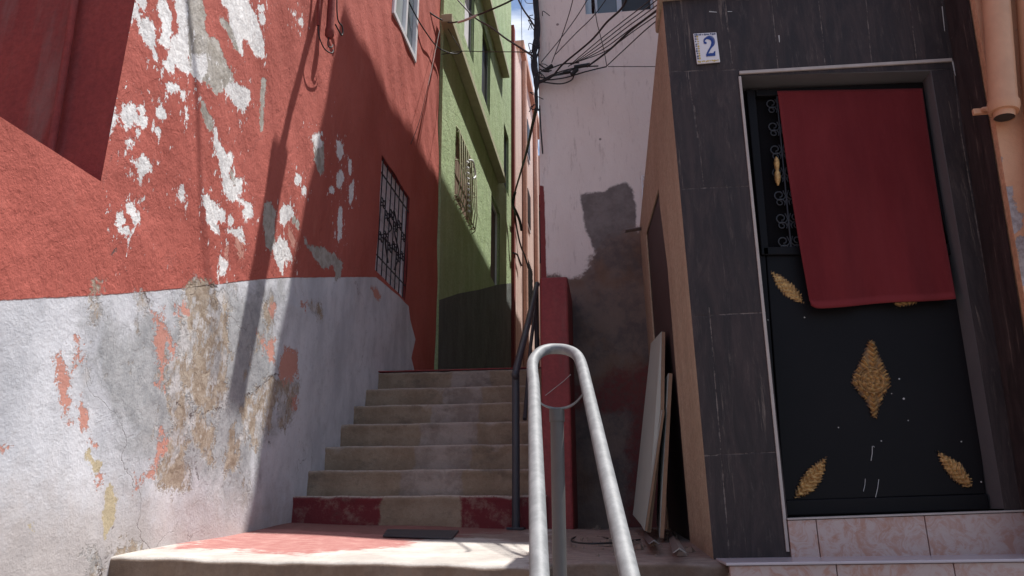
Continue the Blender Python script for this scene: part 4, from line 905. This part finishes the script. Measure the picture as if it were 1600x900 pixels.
# tiled entrance steps
es = thing('tiled_entrance_step', 'pink veined ceramic steps with pale nosing in front of the black door', 'steps', (1.2, 2.9, -.35))
zsill = lambda x: onY(1230, 810, YF).z+(x-onY(1230, 810, YF).x)*.036
def seg_riser(x0, x1, zt, zb, y0, y1, name):
    MB().prism([(x0, y0, zb), (x1, y0, zb), (x1, y0, zt(x1)), (x0, y0, zt(x0))], (0, y1-y0, 0)).build(name, M_tile, es, .0015)
xj = [onY(1232, 840, YF).x, onY(1277, 840, YF).x, onY(1446, 830, YF).x, 2.0]
for a, b_ in zip(xj[:-1], xj[1:]): seg_riser(a+.0015, b_-.0015, lambda x: zsill(x)-.008, -.2, YF-.012, YF+.02, 'riser_tile')
MB().prism([(xj[0], YF-.018, zsill(xj[0])-.006), (2, YF-.018, zsill(2)-.006), (2, YF-.018, zsill(2)+.001), (xj[0], YF-.018, zsill(xj[0])+.001)], (0, .22, 0)).build('threshold', M_grout, es, .002)
zt_ = lambda x: onY(1128, 872, YF).z+(x-.4)*.022
zl0 = zt_(.36); fr0 = onZ(1128, 881, zl0-.003); fr1 = onZ(1600, 863, zt_(1.6)-.003); xl_ = cB.x+.008
yf0 = fr0.y; 
MB().prism([(xl_, yf0, zt_(xl_)-.01), (2, yf0, zt_(2)-.01), (2, yf0, zt_(2)), (xl_, yf0, zt_(xl_))], (0, YF+.05-yf0, 0)).build('tread', plain('pale_marble_tread', (.50, .44, .46), .22, 0, .12, 7, .04), es, .003)
xj = [xl_+.012, onY(1309, 890, yf0).x, onY(1492, 880, yf0).x, 2.0]
for a, b_ in zip(xj[:-1], xj[1:]): seg_riser(a+.0015, b_-.0015, lambda x: zt_(x)-.012, -.40, yf0+.012, yf0+.04, 'riser_tile')
MB().box((xl_+.02, yf0+.04, -.5), (2, YF-.02, -.21)).build('core', M_conc, es)

# ---------------------------------------------------------------- orange house (far right)
oh = thing('orange_house', 'orange painted house with a fat drainpipe at the right edge', 'house', (2.5, 2.5, -1.66))
ox0 = lambda z: xr_(z)+.004
oT, oB = onY(1500, 0, YR), onY(1600, 480, YR)
xo_ = lambda z: oT.x+(oB.x-oT.x)*(z-oT.z)/(oB.z-oT.z)
mb = MB(); mb.prism([(xr_(-1.66)+.01, YR-.03, -1.66), (xr_(2.6)+.004, YR-.03, 2.6), (xr_(7)+.004, YR-.03, 7), (3.5, YR-.03, 7), (3.5, YR-.03, -1.66)], (0, 1.5, 0)); mb.build('wall', M_orange, oh, .008)
xw = lambda z: xr_(z)+.60
mb = fgrid(lambda z: xr_(z)+.0045, xw, lambda t: -.45, lambda t: 2.6, 60, 300, YR-.034)
P2 = np.array([(v.x, v.z) for v in mb.v]); g2 = lambda *pts: [(lambda p: (p.x, p.z))(onY(*q, YR-.034)) for q in pts]
mb.attr['bare'] = union(P2, [g2((1553,225),(1563,236),(1565,252),(1557,256)), g2((1566,292),(1580,290),(1583,312),(1597,334),(1597,350),(1587,365),(1578,372),(1572,340)), g2((1585,368),(1640,370),(1640,440),(1600,460),(1592,420)),
    g2((1500,0),(1505,0),(1530,120),(1560,245),(1602,480),(1612,560),(1600,560),(1590,480),(1548,245),(1515,90)), g2((1524,95),(1532,100),(1545,150),(1540,155),(1530,120))])
m = Mat('orange_paint_flaked_to_plaster'); a = m.noise(2.6, 7, .65); k_ = m.noise(30, 6, .7); col = m.mix(m.step(a, .35, .65), (.62, .33, .20), (.70, .40, .25))
col = m.mix(m.math('MULTIPLY', m.step(m.noise(13, 7, .72), .60, .66), .6), col, (.20, .15, .13))
bm = m.step(m.math('ADD', m.attr('bare'), m.math('MULTIPLY', m.math('SUBTRACT', m.noise(22, 7, .7), .5), .07)), .003, -.003)
col = m.mix(bm, col, m.mix(m.step(k_, .35, .65), (.28, .235, .23), (.46, .42, .42)))
mb.build('painted_face', m.done(col, .85, m.bump(m.math('SUBTRACT', m.noise(50, 5, .65), m.math('MULTIPLY', bm, .9)), .5, .01), 0., .25), oh)
dp0, dp1 = onY(1555, -40, YR-.12), onY(1568, 160, YR-.12)
a = onY(1552, -60, YR-.10); b_ = onY(1568, 165, YR-.10)
dpp = MB().tube([a+Vector((0, 0, 2)), a, b_], .049, 24).build('drainpipe', M_orange_pipe, oh)
ax = (b_-a).normalized()
MB().tube([b_-ax*.012, b_+ax*.01, b_+ax*.03], [.055, .055, .050], 24).build('collar', M_orange_pipe, dpp)
MB().tube([b_+ax*.03, b_+ax*.055], [.038, .036], 24, False).build('spout', M_orange_pipe, dpp)
MB().tube([b_+ax*.05, b_+ax*.052], .034, 20).build('opening', M_pane_dark, dpp)  # dark disc paints the shade inside the pipe mouth
mb = MB(); mb.box((b_.x-.085, YR-.05, b_.z-.0), (b_.x+.085, YR-.034, b_.z+.025)); mb.build('strap', M_orange_pipe, dpp, .003)
MB().tube([onY(1536, 171, YR-.05), onY(1545, 170, YR-.09)], .01, 8).build('bolt', M_orange_pipe, dpp)
a2, b2 = onY(1606, -60, YR-.10), onY(1640, 400, YR-.10)
MB().tube([a2+Vector((0, 0, 2)), a2, b2], .05, 20).build('drainpipe', M_orange_pipe, oh)

# ---------------------------------------------------------------- boards, strips, cover and rubble in the corner
def board(name, pts, thick, label, edge=None):
    t = thing(name, label, 'board', tuple(pts[0]))
    P = [Vector(p) for p in pts]; n = (P[1]-P[0]).cross(P[-1]-P[0]).normalized()
    if n.x > 0: n = -n
    MB().prism([p-n*.001 for p in P], -n*thick).build('core', M_board_edge, t)
    MB().prism(P, n*.0015).build('face', M_board, t); return t
board('leaning_board', [onY(1011,831,3.70), onY(989,804,4.55), onY(1014,640,4.50), onY(1017,537,4.46), onY(1034,518,3.90), onY(1032,640,3.78)], .018, 'tall grey green board with a slanted top leaning in the dark corner')
board('leaning_board', [onY(1031,840,3.62), onY(1026,815,4.10), onY(1034,600,4.05), onY(1045,583,3.80)], .018, 'shorter grey green board behind the tall one, next to the ochre wall')
board('leaning_board', [onY(1007,829,3.66), onY(991,800,4.40), onY(1013,636,4.36), onY(1035,641,3.74)], .012, 'low grey green board lying flat against the front of the tall board')
def strip(p, q, w, label):
    a, b_ = onZ(*p, -.125), onZ(*q, -.125); t = (b_-a).normalized(); s_ = Vector((t.y, -t.x, 0))*w
    tag(MB().prism([a-s_, a+Vector((0, 0, .016)), a+s_, a+s_*.8, a+Vector((0, 0, .011)), a-s_*.8], b_-a).build('metal_strip', M_metal), label, 'metal strip')
strip((1022, 850), (983, 808), .022, 'dull metal strip on the floor at the foot of the boards')
strip((1062, 864), (1046, 828), .022, 'bent metal strip on the floor beside the ochre wall corner')
cv = [(605, 829), (717, 831), (707, 843), (598, 839)]; zc = -.112
mb = MB(); mb.prism([onL(x, y, .002) for x, y in cv], (0, 0, .009)); tag(mb.build('drain_cover', M_dark_rail, None, .003), 'flat dark drain cover on the red landing below the first step', 'drain cover')
mb = MB()
for k in range(90):
    x = random.uniform(-.15, .33); y = random.uniform(3.0, 4.9)
    if random.random() < .35: x, y = random.uniform(-.2, .3), random.uniform(3.4, 3.9)
    r = random.uniform(.003, .012) if random.random() < .9 else .022; z = landing_z(x, y)
    vs = [Vector((x+r*cos(a)*random.uniform(.7, 1.3), y+r*sin(a)*random.uniform(.7, 1.3), z-.001)) for a in [i*pi/2.5 for i in range(5)]]
    tp = [Vector((x+(v.x-x)*.6, y+(v.y-y)*.6, z+r*random.uniform(.5, 1.1))) for v in vs]
    mb.add(vs+tp, [(5, 6, 7, 8, 9)]+[(i, (i+1) % 5, 5+(i+1) % 5, 5+i) for i in range(5)])
tag(mb.build('rubble', M_rubble), 'crumbs of plaster scattered on the landing in the dark corner', 'rubble', kind='stuff')
mb = MB(); mb.tube(smooth([onZ(x, y, -.128) for x, y in ((1000, 843), (960, 848), (915, 849), (893, 845), (900, 839), (925, 838), (950, 841))], 6), .004, 6)
tag(mb.build('wire', M_cable), 'loop of thin dark wire lying on the landing behind the handrail', 'wire')

# ---------------------------------------------------------------- cables
GR = 'overhead cables strung between the houses'
def cable(pts, r, label, mat=M_cable, group=GR, name='cable', cat='cable'):
    P = [onY(x, y, d) for x, y, d in pts]
    return tag(MB().tube(smooth(P, 7), r, 7).build(name, mat), label, cat, group)
# bundle up the corner of the pale house
cbn = thing('cable_bundle', 'thick tangled bundle of black cables climbing the corner of the pale house', 'cable bundle', tuple(onY(838, 170, YW-.04)))
for k in range(18):
    j = lambda s=3.0: random.uniform(-s, s)
    pts = [onY(834+j(5), -40, YW-.03-random.uniform(0, .05)), onY(838+j(3.5), 15, YW-.05), onY(839+j(4.5), 45, YW-.05), onY(837+j(6), 75, YW-.06), onY(836+j(6), 100, YW-.06), onY(838+j(5), 125, YW-.07), onY(838+j(2.5), 150, YW-.05), onY(839+j(2), 172, YW-.05)]
    MB().tube(smooth(pts, 6), random.uniform(.004, .008), 6).build('strand', M_cable, cbn)
for k in range(14):
    mb = MB()
    c = onY(random.uniform(828, 848), random.uniform(20, 165), YW-.08); mb.tube(smooth([c, c+Vector((random.uniform(-.05, .05), -.02, random.uniform(-.06, .06))), c+Vector((random.uniform(-.08, .08), 0, random.uniform(-.09, .02)))], 5), .0035, 5).build('loose_end', M_cable, cbn)
tk = thing('cable_junction', 'knot of black cables and joints hanging against the pale wall', 'cable junction', tuple(onY(890, 110, YW-.06)))
mb = MB()
for pts in (((842,130),(860,120),(885,112),(910,105),(935,103)), ((842,128),(865,116),(890,108),(922,102)), ((842,100),(855,108),(865,105),(880,100),(905,98)), ((842,126),(880,122),(915,112),(948,104)), ((848,128),(875,131),(893,125),(897,115)), ((844,108),(852,112),(862,110)), ((842,120),(855,122),(868,118),(890,114))):
    mb.tube(smooth([onY(x, y, YW-.06) for x, y in pts], 6), .0055, 6)
mb.build('strands', M_cable, tk)
for x0, y0, x1, y1, r in ((897,105,922,101,.016),(893,117,902,108,.017),(855,108,863,102,.015),(848,110,858,111,.012),(880,113,892,112,.012)): MB().tube([onY(x0, y0, YW-.07), onY(x1, y1, YW-.07)], r, 9).build('joint', M_cable, tk)
hub = [(842,128,4.97)]
cable([(842,130,4.96),(862,120,4.9),(880,100,4.8),(923,64,4.4),(948,35,4.0),(975,8,3.6),(985,-30,3.5)], .007, 'thick black cable sweeping from the corner bundle up across the pale wall')
for i, q in enumerate([((845,98),(890,42),(920,-5),(945,-60)), ((862,98),(880,50),(895,0),(905,-60)), ((868,85),(900,52),(930,22),(960,-20))]):
    cable([(x, y, 4.9-.15*k) for k, (x, y) in enumerate(q)], .0035, ['thin cable rising steeply from the bundle at the pale corner', 'thin cable crossing another one on the upper pale wall', 'thin cable passing under the upper window of the pale house'][i])
par = 'one of the parallel cables running up to the roof of the black house'
for k in range(5):
    cable([(888+4*k, 104-2*k, 4.92), (930+4*k, 68+3*k, 4.4), (975+4*k, 32+4*k, 3.9), (1010+5*k, 5+4*k, 3.5), (1045+6*k, -25+4*k, 3.2)], .0035, par, group='parallel cables to the black house')
cable([(918,104,4.92),(950,80,4.5),(985,48,4.0),(1032,12,3.4),(1060,-10,3.2)], .0075, 'thickest cable of those running to the roof of the black house')
cable([(947,104,4.93),(975,78,4.5),(1005,50,4.0),(1035,25,3.5),(1060,5,3.25)], .004, 'lowest slanting cable ending near the top of the ochre wall')
cable([(950,104,4.97),(985,104,4.97),(1030,104,4.97)], .003, 'straight level wire stretched along the pale wall below the cables')
cable([(948,103,4.96),(944,80,4.8),(938,55,4.7),(931,25,4.6),(925,-40,4.5)], .003, 'thin wire dropping nearly straight down to the level wire')
# across to the left houses
cable([(640,-20,6.6),(655,2,6.8),(672,20,7.2),(697,34,7.6),(715,34,7.2),(740,26,6.9),(770,14,6.5),(800,0,6.2),(830,-20,6)], .010, 'heavy sagging cable across the green wall with a pale taped stretch')
tag(MB().tube(smooth([onY(x, y, d) for x, y, d in ((716,35,7.13),(728,31,7.0),(740,26,6.84),(746,23,6.8))], 5), .014, 8).build('cable_tape', M_cable_pale), 'pale tape wrapped on the heavy cable before the green wall', 'tape')
cable([(630,-15,6.2),(650,25,6.5),(664,48,6.8),(682,72,7.3),(700,82,7.7),(714,84,7.8),(722,80,7.8)], .008, 'cable drooping from the red house past the lower green ledge')
cable([(690,85,7.7),(722,80,7.8),(760,81,7.0),(800,81,6.2),(836,82,5.0)], .005, 'taut level wire from the green house to the corner bundle')
cable([(700,45,7.7),(712,65,7.75),(722,80,7.8)], .005, 'short wire dropping beside the lower green ledge')
cable([(708,-8,7.6),(740,26,7.0),(766,42,6.4),(790,60,5.8),(812,74,5.4),(836,90,5.0)], .009, 'black cable slanting down over the green wall to the corner bundle')
cable([(806,-10,5.6),(816,12,5.4),(828,30,5.2),(837,45,5.0)], .008, 'short cable dropping through the strip of sky to the bundle')
cable([(814,-20,6.5),(815,40,6.5),(816,85,6.5)], .003, 'hair thin vertical wire against the sky')
cable([(818,-10,6.0),(822,4,6.0),(836,5,5.2)], .003, 'thin wire crossing the top of the sky gap')
cable([(838,170,5.0),(832,195,6.5),(822,240,8.5),(812,275,10.5),(805,300,12),(802,325,13)], .016, 'thick cable running down from the bundle to the far green corner')
cable([(843,165,4.98),(845,200,4.98),(848,240,4.98)], .006, 'cable end hanging down the edge of the pale wall')
cable([(805,300,13.3),(801,318,13.5),(806,330,13.8),(812,345,14.0),(815,360,14.2)], .03, 'knotted cables hanging at the far green corner')
cable([(804,330,14),(808,360,14.8),(814,385,15.2),(820,400,15.8),(826,420,16)], .02, 'loose cable looping over the sunlit salmon wall')
cable([(802,395,14),(808,398,14.6),(812,408,15),(815,415,15.2)], .02, 'short cable curving above the salmon house window')
cable([(687,47,7.4),(676,100,6.9),(665,150,6.5),(655,190,6.2),(642,225,5.95)], .003, 'thin wire hanging loosely down the red wall next to the green corner')

for (pa, pb_, lab, u1) in (((289,-40),(322,430),'thin unseen wire added over the landing to shadow the red wall, nearest the terrace',1.1),):  # unseen wire, placed so its shadow line runs down the red wall
    A_, B_ = onX(*pa, XL), onX(*pb_, XL); P_ = []
    for k in range(9):
        t = k/8; q = A_+(B_-A_)*t; P_.append(q+SUN/SUN.x*(.35+u1*t))
    P_.append(P_[-1]+(P_[-1]-P_[-2])*3)
    tag(MB().tube(P_, .009, 6).build('cable', M_cable), lab, 'cable', GR)
